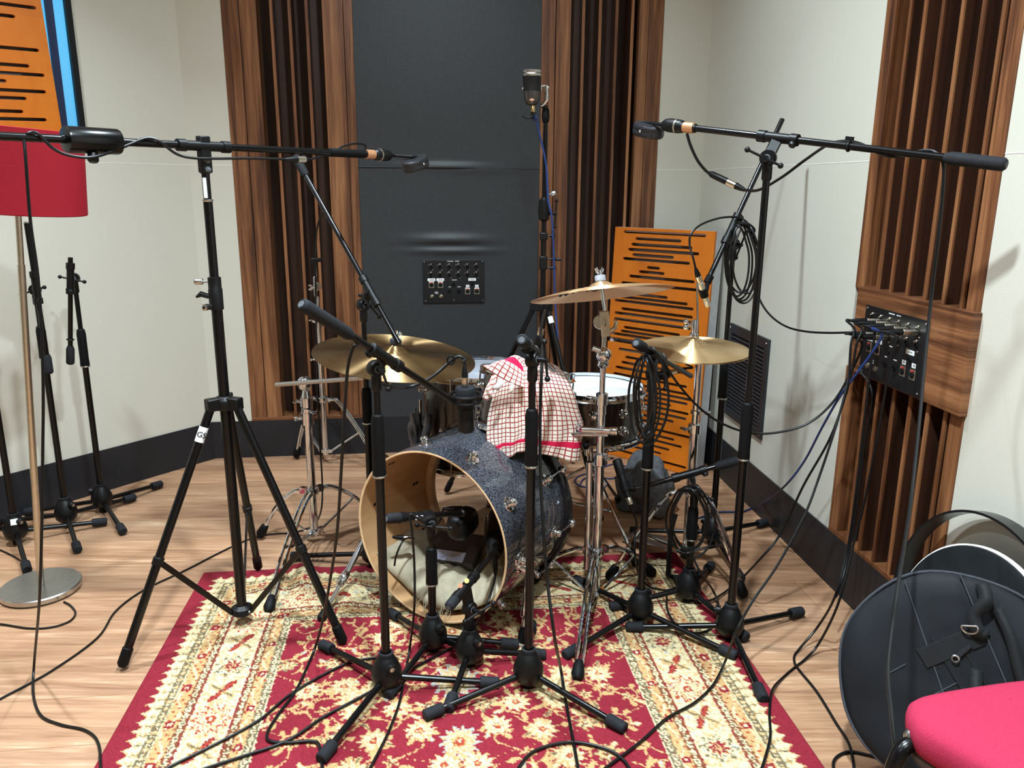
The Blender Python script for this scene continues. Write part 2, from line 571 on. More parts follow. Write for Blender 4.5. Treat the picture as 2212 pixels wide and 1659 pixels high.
b = MB(); wslab(b, dB, nB, CL, -0.005, LB+0.005, 0, ZB, -0.16, 0.006); struct(b.build('baseboard_back', BASEB, smooth=0))
b = MB(); wslab(b, dR, nR, CR, -0.005, 7.0, 0, ZB, -0.16, 0.006); struct(b.build('baseboard_right', BASEB, smooth=0))
b = MB(); wslab(b, dL, nL, CL, -0.005, 4.2, 0, ZB, -0.12, 0.006); struct(b.build('baseboard_left', BASEB, smooth=0))

for i, (d_, n_, o_, s0, s1) in enumerate(((dL, nL, CL, 0.0, 4.2), (dB, nB, CL, 0.0, 0.183), (dB, nB, CL, 2.117, LB), (dR, nR, CR, 0.0, 1.477), (dR, nR, CR, 2.042, 7.0))):
    m = MB(); wslab(m, d_, n_, o_, s0, s1, ZS-0.0011, ZS+0.0011, -0.002, 0.0007)
    struct(m.build('trim_%d' % (i+1), SEAMW, smooth=0))
# window high on the left wall
w1 = MB()
for a, b_, c_, d_ in ((WS0, WS0+0.022, WZ0, WZ1), (WS1-0.022, WS1, WZ0, WZ1), (WS0, WS1, WZ0, WZ0+0.014), (WS0, WS1, WZ1-0.022, WZ1)):
    wslab(w1, dL, nL, CL, a, b_, c_, d_, -0.11, 0.012)
win = struct(w1.build('window_1', BLKM, smooth=0))
p_ = MB(); wslab(p_, dL, nL, CL, WS0+0.02, WS1-0.02, WZ0+0.012, WZ1-0.02, -0.016, -0.006); p_.build('window_pane', SKYB, win, smooth=0)
p_ = MB(); wslab(p_, dL, nL, CL, WS0+0.064, WS0+0.092, WZ0+0.012, WZ1-0.02, -0.0055, 0.004); p_.build('window_bar', plain('dark_blue_bar', (20,40,80), 0.4), win, smooth=0)

# charcoal stretched-fabric panels in the middle of the back wall
def fabric_panel(z0, z1, label, bulge):
    S = np.linspace(0.731, 1.557, 90); Z = np.linspace(z0+0.0003, z1-0.0003, 150)
    P = [[CL + dB*s + nB*(0.004 + bulge(s, z)) + UP*z for s in S] for z in Z]
    m = MB().sheet(P)
    wslab(m, dB, nB, CL, 0.731, 1.557, z0+0.0003, z1-0.0003, -0.16, -0.012)
    o = m.build('fabric_wall_panel', CHARC, smooth=60)
    tag(o, label, 'wall panel', 'charcoal fabric panels of the back wall')
m = MB(); wslab(m, dB, nB, CL, 0.731, 1.557, ZS-0.0008, ZS+0.0008, -0.002, 0.0095); struct(m.build('trim_6', SEAMD, smooth=0))
def bul_low(s, z):
    g = lambda x, m, w: math.exp(-((x-m)/w)**2)
    e = g(s, 1.135, 0.16)
    return 0.013*g(z, 1.035, 0.022)*e + 0.010*g(z, 0.982, 0.014)*g(s, 1.15, 0.17) - 0.004*g(z, 1.008, 0.01)*e + 0.004*g(z, 1.352, 0.02)*g(s, 1.3, 0.25)
def bul_up(s, z):
    g = lambda x, m, w: math.exp(-((x-m)/w)**2)
    return 0.014*g(z, ZS+0.006, 0.012)*g(s, 1.12, 0.17)
fabric_panel(ZB, ZS, 'charcoal fabric panel behind the ride cymbal, with the socket plate in it', bul_low)
fabric_panel(ZS, ZC, 'upper charcoal fabric panel above the thin horizontal seam', bul_up)

# slatted walnut diffusers let into the walls
def diffuser(d, n, o, label, s0, s1, boards, fins, zones, depths, extra=None, loc=None, sills=()):
    th = thing('slatted_wood_diffuser', label, 'wall diffuser', tuple(o + d*((s0+s1)/2)), 'walnut slatted diffusers in the walls')
    for a, b in boards:
        m = MB()
        for z0, z1 in zones: wslab(m, d, n, o, a, b, z0, z1, -0.15, 0.004)
        m.build('side_board', WALN, th, smooth=0, bevel=0.0015)
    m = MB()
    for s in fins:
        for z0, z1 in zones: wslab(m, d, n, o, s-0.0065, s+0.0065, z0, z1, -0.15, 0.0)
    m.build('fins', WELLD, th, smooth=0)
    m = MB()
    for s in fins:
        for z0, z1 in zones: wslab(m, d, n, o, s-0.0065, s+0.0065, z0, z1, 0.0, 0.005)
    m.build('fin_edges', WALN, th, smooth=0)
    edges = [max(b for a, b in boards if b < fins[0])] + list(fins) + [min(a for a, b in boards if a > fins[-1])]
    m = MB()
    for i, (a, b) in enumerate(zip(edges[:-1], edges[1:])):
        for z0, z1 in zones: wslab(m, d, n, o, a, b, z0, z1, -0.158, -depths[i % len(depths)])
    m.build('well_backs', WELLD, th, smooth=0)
    for z in sills:
        m = MB(); wslab(m, d, n, o, s0, s1, z, z+0.016, -0.15, 0.005)
        m.build('sill_board', WALH, th, smooth=0, bevel=0.0015)
    return th
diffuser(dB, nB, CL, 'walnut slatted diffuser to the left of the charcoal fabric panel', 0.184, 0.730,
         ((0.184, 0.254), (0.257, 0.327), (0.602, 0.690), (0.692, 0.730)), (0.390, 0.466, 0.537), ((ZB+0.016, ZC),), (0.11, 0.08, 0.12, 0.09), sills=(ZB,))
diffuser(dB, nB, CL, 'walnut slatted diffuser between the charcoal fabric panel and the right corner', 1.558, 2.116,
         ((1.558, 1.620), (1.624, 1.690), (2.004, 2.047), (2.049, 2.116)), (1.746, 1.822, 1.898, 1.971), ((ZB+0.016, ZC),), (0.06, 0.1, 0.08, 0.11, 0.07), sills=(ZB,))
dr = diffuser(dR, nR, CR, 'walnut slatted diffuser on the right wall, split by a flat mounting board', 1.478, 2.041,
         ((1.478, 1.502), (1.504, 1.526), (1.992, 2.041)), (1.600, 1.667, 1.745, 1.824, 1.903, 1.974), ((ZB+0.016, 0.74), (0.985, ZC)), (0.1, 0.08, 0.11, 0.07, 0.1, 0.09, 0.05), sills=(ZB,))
m = MB(); wslab(m, dR, nR, CR, 1.526, 2.048, 0.737, 0.995, -0.15, 0.022)
m.build('mounting_board', WALH, dr, smooth=0, bevel=0.002)

# ventilation grille on the right wall
vg = thing('ventilation_grille', 'charcoal louvred ventilation grille low on the right wall', 'vent', tuple(CR + dR*0.715 + UP*0.5))
m = MB()
for a, b, c_, d_ in ((0.512, 0.545, 0.31, 0.712), (0.880, 0.913, 0.31, 0.712), (0.545, 0.880, 0.31, 0.338), (0.545, 0.880, 0.672, 0.712)):
    wslab(m, dR, nR, CR, a, b, c_, d_, 0.0, 0.012)
m.build('frame', GRILL, vg, smooth=0, bevel=0.0015)
m = MB()
for i in range(21):
    z = 0.345 + i*0.0158
    o_ = CR + dR*0.7125 + UP*z + nR*0.006
    ez = (UP*0.7 + nR*(-0.7)).normalized()
    ey = dR.cross(ez)
    m.box(o_, (0.335, 0.0022, 0.016), Matrix((dR, ey, ez)).transposed())
m.build('louvres', GRILL, vg, smooth=0)
m = MB(); wslab(m, dR, nR, CR, 0.54, 0.885, 0.33, 0.68, 0.0005, 0.001); m.build('backing', INK, vg, smooth=0)
m = MB()
for s, z in ((0.527, 0.695), (0.898, 0.695), (0.527, 0.325), (0.898, 0.325)):
    m.lathe([(0, 0.0145), (0.003, 0.0142), (0.004, 0.012)], CR + dR*s + UP*z, nR, 10)
m.build('screws', STEEL, vg)
# ------------------------------------------------------------------ microphone stands
def foot_leg(th, hub, foot, r=0.0085, rub=RUB, rf=0.0155, lf=0.05):
    hub, foot = Vector(hub), Vector(foot)
    d = (foot-hub).normalized()
    l = MB().rod(hub, foot, r).build('leg', BLK, th)
    f = MB().tube([foot-d*lf*0.9, foot-d*lf*0.82, foot+d*lf*0.05, foot+d*lf*0.12], [rf*0.86, rf, rf, rf*0.8], 14).build('rubber_foot', rub, l)
    return l

def tommy(th, c, axis, bar, r=0.0032, L=0.045, mat=BLKM):
    """clamp screw with a sliding bar ending in two balls"""
    c = Vector(c); axis = Vector(axis).normalized(); bar = Vector(bar).normalized()
    m = MB().rod(c, c+axis*0.03, 0.006)
    e = c+axis*0.026
    m.rod(e-bar*L, e+bar*L, r, n=10)
    m.ball(e-bar*L, 0.0072, 12); m.ball(e+bar*L, 0.0072, 12)
    return m.build('clamp_bar', mat, th)

def knob(th, c, axis, r=0.011, L=0.022, mat=BLKM):
    c = Vector(c); axis = Vector(axis).normalized()
    m = MB().rod(c, c+axis*(L*0.5), r*0.4, n=10)
    m.lathe([(0, L*0.4), (r, L*0.42), (r*1.05, L*0.6), (r, L), (r*0.8, L*1.1), (0, L*1.1)], c, axis, 14)
    return m.build('knob', mat, th)

def mic_stand(label, base, angs, R=0.31, top=1.2, clutch=(0.5, 0.62), group='black tripod microphone stands', hubz=0.06,
              boom=None, grip=0.12, zf=0.013, knob_dir=(0.5,-0.8,0), thick=1.0, joint_ax=None, clip=None, feet_R=None, bottom=True, sticker=None, collar=True, bar=(0.9,0.1,-0.4), tip=0.0):
    b = Vector((base[0], base[1], 0))
    th = thing('microphone_stand', label, 'microphone stand', tuple(b), group)
    h = MB().lathe([(0, hubz-0.036), (0.027, hubz-0.034), (0.036, hubz-0.024), (0.0405, hubz-0.004), (0.0385, hubz+0.012), (0.030, hubz+0.032), (0.0225, hubz+0.046), (0.0175, hubz+0.052), (0.0165, hubz+0.055), (0, hubz+0.055)], b, UP, 28)
    hub = h.build('hub', BLKM, th, smooth=50)
    MB().lathe([(0.0168, hubz+0.05), (0.019, hubz+0.052), (0.019, hubz+0.06), (0.0135, hubz+0.062)], b, UP, 24).build('collar_ring', RUB, th)
    kd = Vector(knob_dir).normalized()
    k = knob(th, b + kd*0.02 + UP*(hubz+0.034), kd, 0.0125, 0.022)
    m = MB().lathe([(0, 0.0248), (0.006, 0.0246), (0.006, 0.0238)], b + kd*0.02 + UP*(hubz+0.034), kd, 12)
    m.build('screw_head', STEEL, k)
    for i, a in enumerate(angs):
        rr = feet_R[i] if feet_R else R
        u = V(math.cos(math.radians(a)), math.sin(math.radians(a)), 0)
        foot_leg(th, b + u*0.03 + UP*(hubz-0.012), b + u*(rr-0.02) + UP*(zf+0.006))
    if bottom:
        MB().lathe([(0, 0.003), (0.014, 0.003), (0.015, 0.012), (0.015, hubz-0.03)], b, UP, 18).build('pole_end', RUBD, th)
    c0, c1 = clutch
    MB().rod(b+UP*hubz, b+UP*c0, 0.0112*thick, n=18).build('lower_pole', BLK, th)
    MB().lathe([(0.0112, c0-0.004), (0.0162, c0), (0.0168, c0+0.006), (0.0158, c0+0.03), (0.0162, c1-0.02), (0.0135, c1-0.004), (0.0095, c1)], b, UP, 20).build('clutch_grip', RUBD, th)
    ring = MB().lathe([(0.0165, c0-0.003), (0.0172, c0-0.002), (0.0172, c0+0.001), (0.0165, c0+0.002)], b, UP, 20).build('clutch_ring', STEEL, th)
    MB().rod(b+UP*(c1-0.01), b+UP*(top-0.03), 0.0086*thick, n=16).build('upper_pole', BLK, th)
    t = b + UP*top
    if boom:
        A, B = Vector(boom[0]), Vector(boom[1])     # A grip end, B microphone end
        d = (B-A).normalized()
        s = (t-A).dot(d); c = A + d*s               # nearest point of the boom to the pole top
        ja = Vector(joint_ax) if joint_ax is not None else d.cross(UP).normalized()
        side = ja
        m = MB()
        m.lathe([(0.0095, top-0.075), (0.0125, top-0.07), (0.0125, top-0.045), (0.011, top-0.03)], b, UP, 18)
        m.lathe([(0, -0.012), (0.0185, -0.012), (0.02, -0.008), (0.02, 0.008), (0.0185, 0.012), (0, 0.012)], t - UP*0.02, side, 20)
        m.rod(t-UP*0.05, t-UP*0.02, 0.011)
        m.build('swivel_joint', BLKM, th)
        m = MB()
        Fm = frame(d, UP)
        mid = (t - UP*0.02 + c)/2
        L = max((c-(t-UP*0.02)).length, 0.01)
        ez = (c-(t-UP*0.02)); ez = ez.normalized() if ez.length > 1e-4 else UP
        m.box(mid + side*0.0, (0.013, 0.03, L+0.01), Matrix((side, ez.cross(side), ez)).transposed())
        m.tube([c-d*0.055, c-d*0.054, c-d*0.035, c-d*0.034, c+d*0.034, c+d*0.035, c+d*0.056, c+d*0.057], [0.0118, 0.0148, 0.0148, 0.0125, 0.0125, 0.0148, 0.0148, 0.0118], 18)
        m.build('boom_tee', BLKM, th)
        MB().lathe([(0, 0.013), (0.009, 0.0128), (0.0095, 0.011)], t-UP*0.02, side if side.y < 0 else -side, 16).build('pivot_cap', FELT, th)
        tommy(th, t - UP*0.02 + (side if side.y < 0 else -side)*0.008, side if side.y < 0 else -side, bar)
        knob(th, c - d*0.046, (Fm @ V(0.6,-0.8,0)), 0.009, 0.018)
        arm = MB().rod(A, B, 0.0082*thick, n=16).build('boom_arm', BLK, th)
        if tip:
            MB().tube([B-d*tip, B-d*(tip-0.003), B-d*0.004, B], [0.009, 0.0105, 0.0105, 0.0088], 18).build('tip_grip', RUBD, th)
        if grip:
            MB().tube([A-d*0.008, A-d*0.004, A, A+d*(grip-0.012), A+d*grip], [0.010, 0.0135, 0.0142, 0.0142, 0.0100], 18).build('hand_grip', RUB, th)
            MB().lathe([(0, 0.0), (0.0065, 0.0), (0.0075, -0.0012), (0.0085, 0.0)], A-d*0.0088, -d, 14).build('grip_end_cap', FELT, th)
        if clip:
            for q in clip:
                e = A + (B-A)*q
                m = MB().tube([e + Fm @ V(0.0105*math.cos(a), 0.0105*math.sin(a), 0) for a in np.linspace(0, 2*PI, 15)[:-1]], 0.003, 8, closed=True)
                m.box(e + UP*0.018, (0.008, 0.008, 0.018), Fm)
                m.build('cable_clip', BLKM, th)
        th['_c'] = tuple(c)
    return th

def xlr(name_parent, p, d, L=0.065, shell=NICK, boot=BLKM, r=0.0088):
    """cable plug: metal shell then tapered rubber boot; p is the socket end, d points along the cable"""
    p, d = Vector(p), Vector(d).normalized()
    m = MB().tube([p, p+d*0.002, p+d*L*0.44, p+d*L*0.45], [r*0.85, r, r, r*0.9], 16)
    m.build('plug_shell', shell, name_parent)
    m = MB().tube([p+d*L*0.45, p+d*L*0.47, p+d*L*0.7, p+d*L*0.95, p+d*L], [r*0.8, r*1.02, r*0.85, r*0.5, r*0.35], 14)
    m.build('plug_boot', boot, name_parent)
    return p + d*L

# ---- front row and right-hand stands
fc = mic_stand('front boom stand whose black pole crosses the checked towel', (0.048, 1.822), (-152, -38, 87), R=0.306, top=0.905,
          clutch=(0.62, 0.765), boom=(at(1128,735,1.72), at(1195,800,2.18)), grip=0.055, knob_dir=(0.1,0.9,0), joint_ax=(0.9,-0.42,0), bar=(0.1,0.05,-1))
fl_ = mic_stand('front left black boom stand with the shock-mounted microphone on its boom', (-0.318, 1.80), (138, 4, -112), R=0.305, top=0.885,
          clutch=(0.60, 0.755), boom=(at(657,660,1.60), at(972,862,1.98)), grip=0.15, knob_dir=(0.5,-0.9,0), joint_ax=(0.6,-0.8,0), bar=(0.25,0.1,-1))
fr = mic_stand('black boom stand with a long cable coil, right of the crash stand', (0.388, 2.139), (-141, -38, 125), R=0.32, top=0.80,
          clutch=(0.50, 0.63), boom=(at(1376,742,2.02), at(1492,812,2.42)), grip=0.06, knob_dir=(0.6,0.6,0), joint_ax=(0.85,-0.5,0), bar=(0.2,0.2,-1))
rb = mic_stand('tall black boom stand at the right rug edge, boom crossing the wall slats', (0.635, 2.055), (28, -88, 172), R=0.31, top=1.372,
          clutch=(0.56, 0.72), boom=(at(2165,355,1.70), at(1500,277,2.26)), grip=0.115, knob_dir=(-0.8,0.3,0), joint_ax=(-0.55,-0.8,0), clip=(0.43,), thick=1.05, bar=(0.9,-0.3,-0.45))
s11 = mic_stand('low black boom stand with a cable coil, by the hi-hat pedal', (0.561, 2.272), (-166, -62, 60), R=0.275, top=0.40,
          clutch=(0.22, 0.33), boom=(at(1602,992,2.35), at(1352,1062,2.36)), grip=0.085, knob_dir=(0.9,0.2,0), joint_ax=(0.1,-1,0), bar=(0.9,0.0,-0.3))
hh = mic_stand('black boom stand by the wall grille, boom slanting to the hi-hat microphone', (0.741, 2.697), (33, -85, 165), R=0.315, top=1.115,
          clutch=(0.56, 0.70), boom=(at(1690,258,2.78), at(1530,603,2.58)), grip=0, knob_dir=(-0.9,0.2,0), joint_ax=(0.5,-0.85,0), bar=(0.35,0.2,0.9), tip=0.0)
k1 = mic_stand('short black stand with a level boom inside the bass drum mouth', (-0.217, 1.985), (129, -113, 4), R=0.255, top=0.418,
          clutch=(0.215, 0.325), boom=(at(840,1120,1.97), at(1000,1108,2.14)), grip=0.062, knob_dir=(0.6,-0.7,0), joint_ax=(0.35,-0.93,0), bar=(1,0,-0.1))
k2 = mic_stand('short black stand with two round stickers, in front of the bass drum', (-0.110, 1.915), (10, -102, 134), R=0.225, top=0.20,
          clutch=(0.115, 0.155), boom=(at(972,1308,1.84), at(1070,1190,2.06)), grip=0.05, knob_dir=(0.6,-0.7,0), joint_ax=(0.8,-0.6,0), bar=(0.5,0.3,0.2))
c = Vector(k2['_c'])
for nm, mt, off in (('yellow_sticker', YELP, (0.004, -0.004, 0.02)), ('orange_sticker', REDS, (-0.012, -0.016, 0.012))):
    MB().lathe([(0, 0.0005), (0.0065, 0.0005), (0.0065, -0.0015)], c+V(*off), V(-0.25,-0.75,0.6), 16).build(nm, mt, k2)
c = Vector(k1['_c'])
d = (at(1000,1108,2.14)-at(840,1120,1.97)).normalized()
MB().box(c + d*0.01 + V(0.004,-0.0142,0.002), (0.026, 0.002, 0.012), Matrix((d, UP.cross(d).normalized(), UP)).transposed()).build('barcode_label', WHITE, k1, smooth=0)

# ---- stand behind the kit on the left with its boom rising to the left
bl = mic_stand('black boom stand behind the ride cymbal, boom rising before the dark slats', (-0.475, 2.50), (172, 50, -60), R=0.31, top=0.93,
          clutch=(0.52, 0.64), boom=(at(640,342,2.72), at(862,742,2.40)), grip=0.075, joint_ax=(0.75,-0.65,0), clip=None, bar=(-0.5,0,0.6), knob_dir=(-0.8,-0.4,0))

# ---- three parked stands by the left wall
l3 = mic_stand('parked black stand by the left wall, boom arm folded straight down', (-1.634, 2.955), (66, -50, 190), R=0.305, top=0.955,
          clutch=(0.60, 0.745), boom=(at(152,782,2.83), at(152,556,2.83)), grip=0.06, joint_ax=(0.3,-0.95,0), knob_dir=(-0.8,-0.3,0), bar=(-1,0,0.2), clip=(0.22,))
l2 = mic_stand('parked black stand with a bare rod pointing up beside the lamp pole', (-1.701, 2.815), (61, -55, 184), R=0.305, top=0.93,
          clutch=(0.66, 0.78), boom=(at(106,802,2.70), at(57,482,2.70)), grip=0.06, joint_ax=(0.3,-0.95,0), knob_dir=(0.8,-0.3,0), bar=(1,0,0.3))
l1 = mic_stand('parked black stand with white tape on its hub, behind the lamp foot', (-1.80, 2.66), (34, -53, 155), R=0.31, top=0.80,
          clutch=(0.62, 0.72), knob_dir=(0.8,-0.4,0))
MB().box(V(-1.80,2.66,0.098)+V(0.018,-0.026,0), (0.024, 0.002, 0.022), Matrix.Rotation(0.5,3,'Z') @ Matrix.Rotation(-0.5,3,'X')).build('white_tape', WHITE, l1, smooth=0)
m = MB()
m.rod(at(57,483,2.70), at(56.6,479,2.70), 0.007); m.rod(at(57,482,2.70)-V(0.01,0,0), at(57,482,2.70)+V(0.01,0,0), 0.0012)
m.build('thread_tip', STEEL, l2)
# ------------------------------------------------------------------ folding-leg studio tripods
def studio_tripod(label, base, angs, apex_z, R, col_top, r_leg, r_col, spread_z, brace_t, low_z, knobs, hub_r=0.042):
    b = Vector((base[0], base[1], 0))
    th = thing('studio_tripod_stand', label, 'microphone stand', tuple(b), 'tall stands with folding tripod legs')
    MB().rod(b+UP*low_z, b+UP*apex_z, r_col, n=18).build('centre_column', BLK, th)
    m = MB()
    for a in angs:
        u = V(math.cos(math.radians(a)), math.sin(math.radians(a)), 0)
        m.box(b+u*hub_r*0.62+UP*apex_z, (hub_r*1.25, 0.03, 0.034), Matrix.Rotation(math.radians(a),3,'Z'))
    m.lathe([(0, 0.02), (r_col*1.3, 0.02), (r_col*1.9, 0.008), (r_col*1.9, -0.018), (r_col*1.2, -0.02)], b+UP*apex_z, UP, 20)
    m.build('leg_hub', BLKM, th, bevel=0.003)
    fb = MB()
    for a in angs:
        u = V(math.cos(math.radians(a)), math.sin(math.radians(a)), 0)
        p0 = b+u*hub_r*0.95+UP*(apex_z-0.008); p1 = b+u*R+UP*0.016
        d = (p1-p0).normalized()
        l = MB().rod(p0, p1, r_leg, n=14).build('leg', BLK, th)
        MB().tube([p1-d*0.05, p1-d*0.048, p1-d*0.004, p1+d*0.004], [r_leg, r_leg*1.22, r_leg*1.25, r_leg*0.8], 14).build('foot_cap', RUBD, l)
        q = p0 + (p1-p0)*brace_t
        e = b + u*0.03 + UP*(low_z+0.01)
        dd = (q-e).normalized()
        side = dd.cross(u.cross(UP)).normalized()
        mm = MB().box((q+e)/2, (0.006, 0.016, (q-e).length), Matrix((u.cross(UP), side, dd)).transposed())
        br = mm.build('brace', BLK, th, smooth=0, bevel=0.002)
        mm = MB().ball(q + u.cross(UP)*0.006, 0.005, 10); mm.ball(q - u.cross(UP)*0.006, 0.005, 10); mm.ball(e + u.cross(UP)*0.006, 0.0045, 10)
        mm.build('rivets', STEEL, br)
        mm = MB().lathe([(r_leg, -0.012), (r_leg*1.25, -0.01), (r_leg*1.25, 0.01), (r_leg, 0.012)], q, d, 14).build('brace_clamp', BLKM, l)
    MB().lathe([(0, low_z-0.006), (0.024, low_z-0.005), (0.034, low_z+0.004), (0.03, low_z+0.018), (r_col*1.1, low_z+0.026)], b, UP, 20).build('lower_spider', BLKM, th)
    return th, b

# left overhead stand
lt, b = studio_tripod('large black tripod boom stand on the left, its feet straddling the rug edge', (-0.799, 2.124), (-137, -19, 100), 0.690, 0.341, 1.0, 0.0118, 0.0145, 0, 0.60, 0.042, 0)
tz = lambda y: at(470, y, 2.124).z
MB().rod(b+UP*0.69, b+UP*tz(605), 0.0145, n=18).build('lower_tube', BLK, lt)
MB().lathe([(0.0145, tz(669)), (0.0185, tz(668)), (0.0185, tz(625)), (0.0172, tz(623)), (0.0172, tz(599)), (0.0125, tz(598))], b, UP, 20).build('height_clamp', BLKM, lt)
MB().rod(b+UP*tz(600), b+UP*tz(433), 0.0118, n=18).build('upper_tube', BLK, lt)
knob(lt, b+V(-0.016,-0.004,tz(608)), (-1,-0.15,0), 0.008, 0.032, STEEL)
m = MB().tube([b+V(-0.016,-0.006,tz(640)), b+V(-0.035,-0.012,tz(634)), b+V(-0.048,-0.012,tz(641))], [0.007,0.008,0.003], 10); m.build('wing_screw', BLKM, lt)
m = MB().lathe([(0.004,0),(0.009,0.002),(0.009,0.016),(0.004,0.018)], b+V(-0.02,-0.008,tz(662)), V(-0.3,-1,0), 14); m.build('clamp_bolt', STEEL, lt)
MB().lathe([(0.0122, tz(436)), (0.0138, tz(434)), (0.0138, tz(431)), (0.009, tz(430))], b, UP, 18).build('top_ring', STEEL, lt)
sp = MB().rod(b+UP*tz(434), b+UP*tz(372), 0.0102, n=16).build('spigot', BLK, lt)
MB().box(b+V(0,-0.0105,(tz(384)+tz(428))/2), (0.009, 0.002, tz(384)-tz(428))).build('serial_label', WHITE, sp, smooth=0)
A, B = at(-60, 291, 1.70), at(790, 333, 2.57)
d = (B-A).normalized(); side = d.cross(UP).normalized()
if side.y > 0: side = -side
pv = b + UP*tz(352); cpt = A + d*((b+UP*tz(318)-A).dot(d))
m = MB()
m.lathe([(0.0105, tz(376)), (0.014, tz(374)), (0.014, tz(362)), (0.012, tz(360))], b, UP, 16)
m.box((pv+cpt)/2, (0.022, 0.030, (cpt-pv).length+0.05), Matrix((side, side.cross(UP)*-1, UP)).transposed())
m.build('swivel_head', BLKM, lt, bevel=0.004)
mm = MB()
for zz in (347, 367): mm.ball(b + side*0.013 + UP*tz(zz), 0.0085, 14)
mm.build('swivel_bolts', FELT, lt)
MB().tube([cpt-d*0.075, cpt-d*0.074, cpt-d*0.052, cpt-d*0.051, cpt+d*0.051, cpt+d*0.052, cpt+d*0.074, cpt+d*0.075], [0.011,0.0152,0.0152,0.0125,0.0125,0.0152,0.0152,0.011], 18).build('boom_tee', BLKM, lt)
MB().rod(A, B, 0.0092, n=16).build('boom_arm', BLK, lt)
MB().tube([B-d*0.145, B-d*0.143, B-d*0.006, B], [0.0092,0.0125,0.0125,0.009], 22).build('tip_sleeve', RUBD, lt)
cw = A + d*((at(192,303,1.905)-A).dot(d))
wt = MB().tube([cw-d*0.062, cw-d*0.06, cw-d*0.056, cw+d*0.056, cw+d*0.06, cw+d*0.062], [0.012,0.028,0.0295,0.0295,0.028,0.012], 26).build('counterweight', BLK, lt)
m = MB().lathe([(0.006, 0.02), (0.0115, 0.03), (0.012, 0.046), (0.009, 0.05), (0, 0.05)], cw, V(0.05,-0.25,-1), 18).build('weight_screw', BLKM, lt)
# white tape with two letters on the left front leg
leg_t = 0.125
u = V(math.cos(math.radians(-137)), math.sin(math.radians(-137)), 0)
p0 = b+u*0.04+UP*0.682; p1 = b+u*0.341+UP*0.016; dl = (p1-p0).normalized()
q0 = p0+dl*0.055; q1 = p0+dl*0.098
tp = MB().rod(q0, q1, 0.0126, n=20).build('white_tape_band', WHITE, lt)
def text(body, loc, ex, ey, size, mat, parent, name='lettering', align='CENTER'):
    cu = bpy.data.curves.new(name, 'FONT'); cu.body = body; cu.size = size; cu.align_x = align; cu.align_y = 'CENTER'; cu.extrude = 0.0002; cu.offset = size*0.012
    o = bpy.data.objects.new(name, cu); COL.objects.link(o); cu.materials.append(mat)
    ex, ey = Vector(ex).normalized(), Vector(ey).normalized(); ez = ex.cross(ey)
    M4 = Matrix((ex, ey, ez)).transposed().to_4x4(); M4.translation = Vector(loc) - Vector(parent['_o'])
    dg = bpy.context.evaluated_depsgraph_get()
    me_ = bpy.data.meshes.new_from_object(o.evaluated_get(dg)); me_.name = name
    bpy.data.objects.remove(o); bpy.data.curves.remove(cu)
    o = bpy.data.objects.new(name, me_); COL.objects.link(o)
    o.parent = parent; o.matrix_basis = M4
    return o
view = V(0.35,-0.93,0.1).normalized()
ey = (-dl - view*(-dl).dot(view)).normalized()
text('GS', (q0+q1)/2 + view*0.0130, ey.cross(view), ey, 0.021, INK, tp)

# tall stand at the back for the room microphone
ct, b = studio_tripod('tall black tripod stand behind the drums, white sticker on one leg', (0.122, 3.20), (-55, 65, 185), 0.806, 0.40, 1.5, 0.0102, 0.0118, 0, 0.55, 0.05, 0, hub_r=0.04)
cz = lambda y: at(1172, y, 3.2).z
MB().rod(b+UP*0.8, b+UP*cz(500), 0.0115, n=16).build('lower_tube', BLK, ct)
MB().rod(b+UP*cz(500), b+UP*cz(285), 0.0098, n=16).build('upper_tube', BLK, ct)
for ya, yb in ((582, 553), (518, 502)):
    MB().box(b+UP*((cz(ya)+cz(yb))/2), (0.032, 0.034, cz(yb)-cz(ya))).build('height_clamp', BLKM, ct, bevel=0.004)
for y, ln in ((559, 0.055), (578, 0.035), (509, 0.03)): knob(ct, b+V(0.012,-0.012,cz(y)), (1,-0.2,0), 0.006, ln)
m = MB().lathe([(0.0098,cz(478)),(0.02,cz(474)),(0.024,cz(455)),(0.02,cz(432)),(0.0098,cz(426))], b, UP, 18); m.build('swivel_joint', BLKM, ct)
tommy(ct, b+V(0.02,-0.015,cz(461)), (1,-0.3,0), (0.05,0,1), L=0.05, mat=BLK)
knob(ct, b+V(0.016,-0.015,cz(421)), (1,-0.2,0.3), 0.011, 0.028, STEEL)
MB().rod(b+UP*cz(440), b+UP*cz(228), 0.0088, n=14).build('top_rod', BLK, ct)
MB().lathe([(0.0085,cz(266)),(0.0135,cz(262)),(0.0155,cz(250)),(0.0125,cz(236)),(0.009,cz(234))], b, UP, 16).build('top_grip', RUBD, ct)
u = V(math.cos(math.radians(-55)), math.sin(math.radians(-55)), 0)
p0 = b+u*0.038+UP*0.798; p1 = b+u*0.40+UP*0.016; dl = (p1-p0).normalized()
MB().rod(p0+dl*0.03, p0+dl*0.058, 0.0108, n=16).build('white_sticker', WHITE, ct)
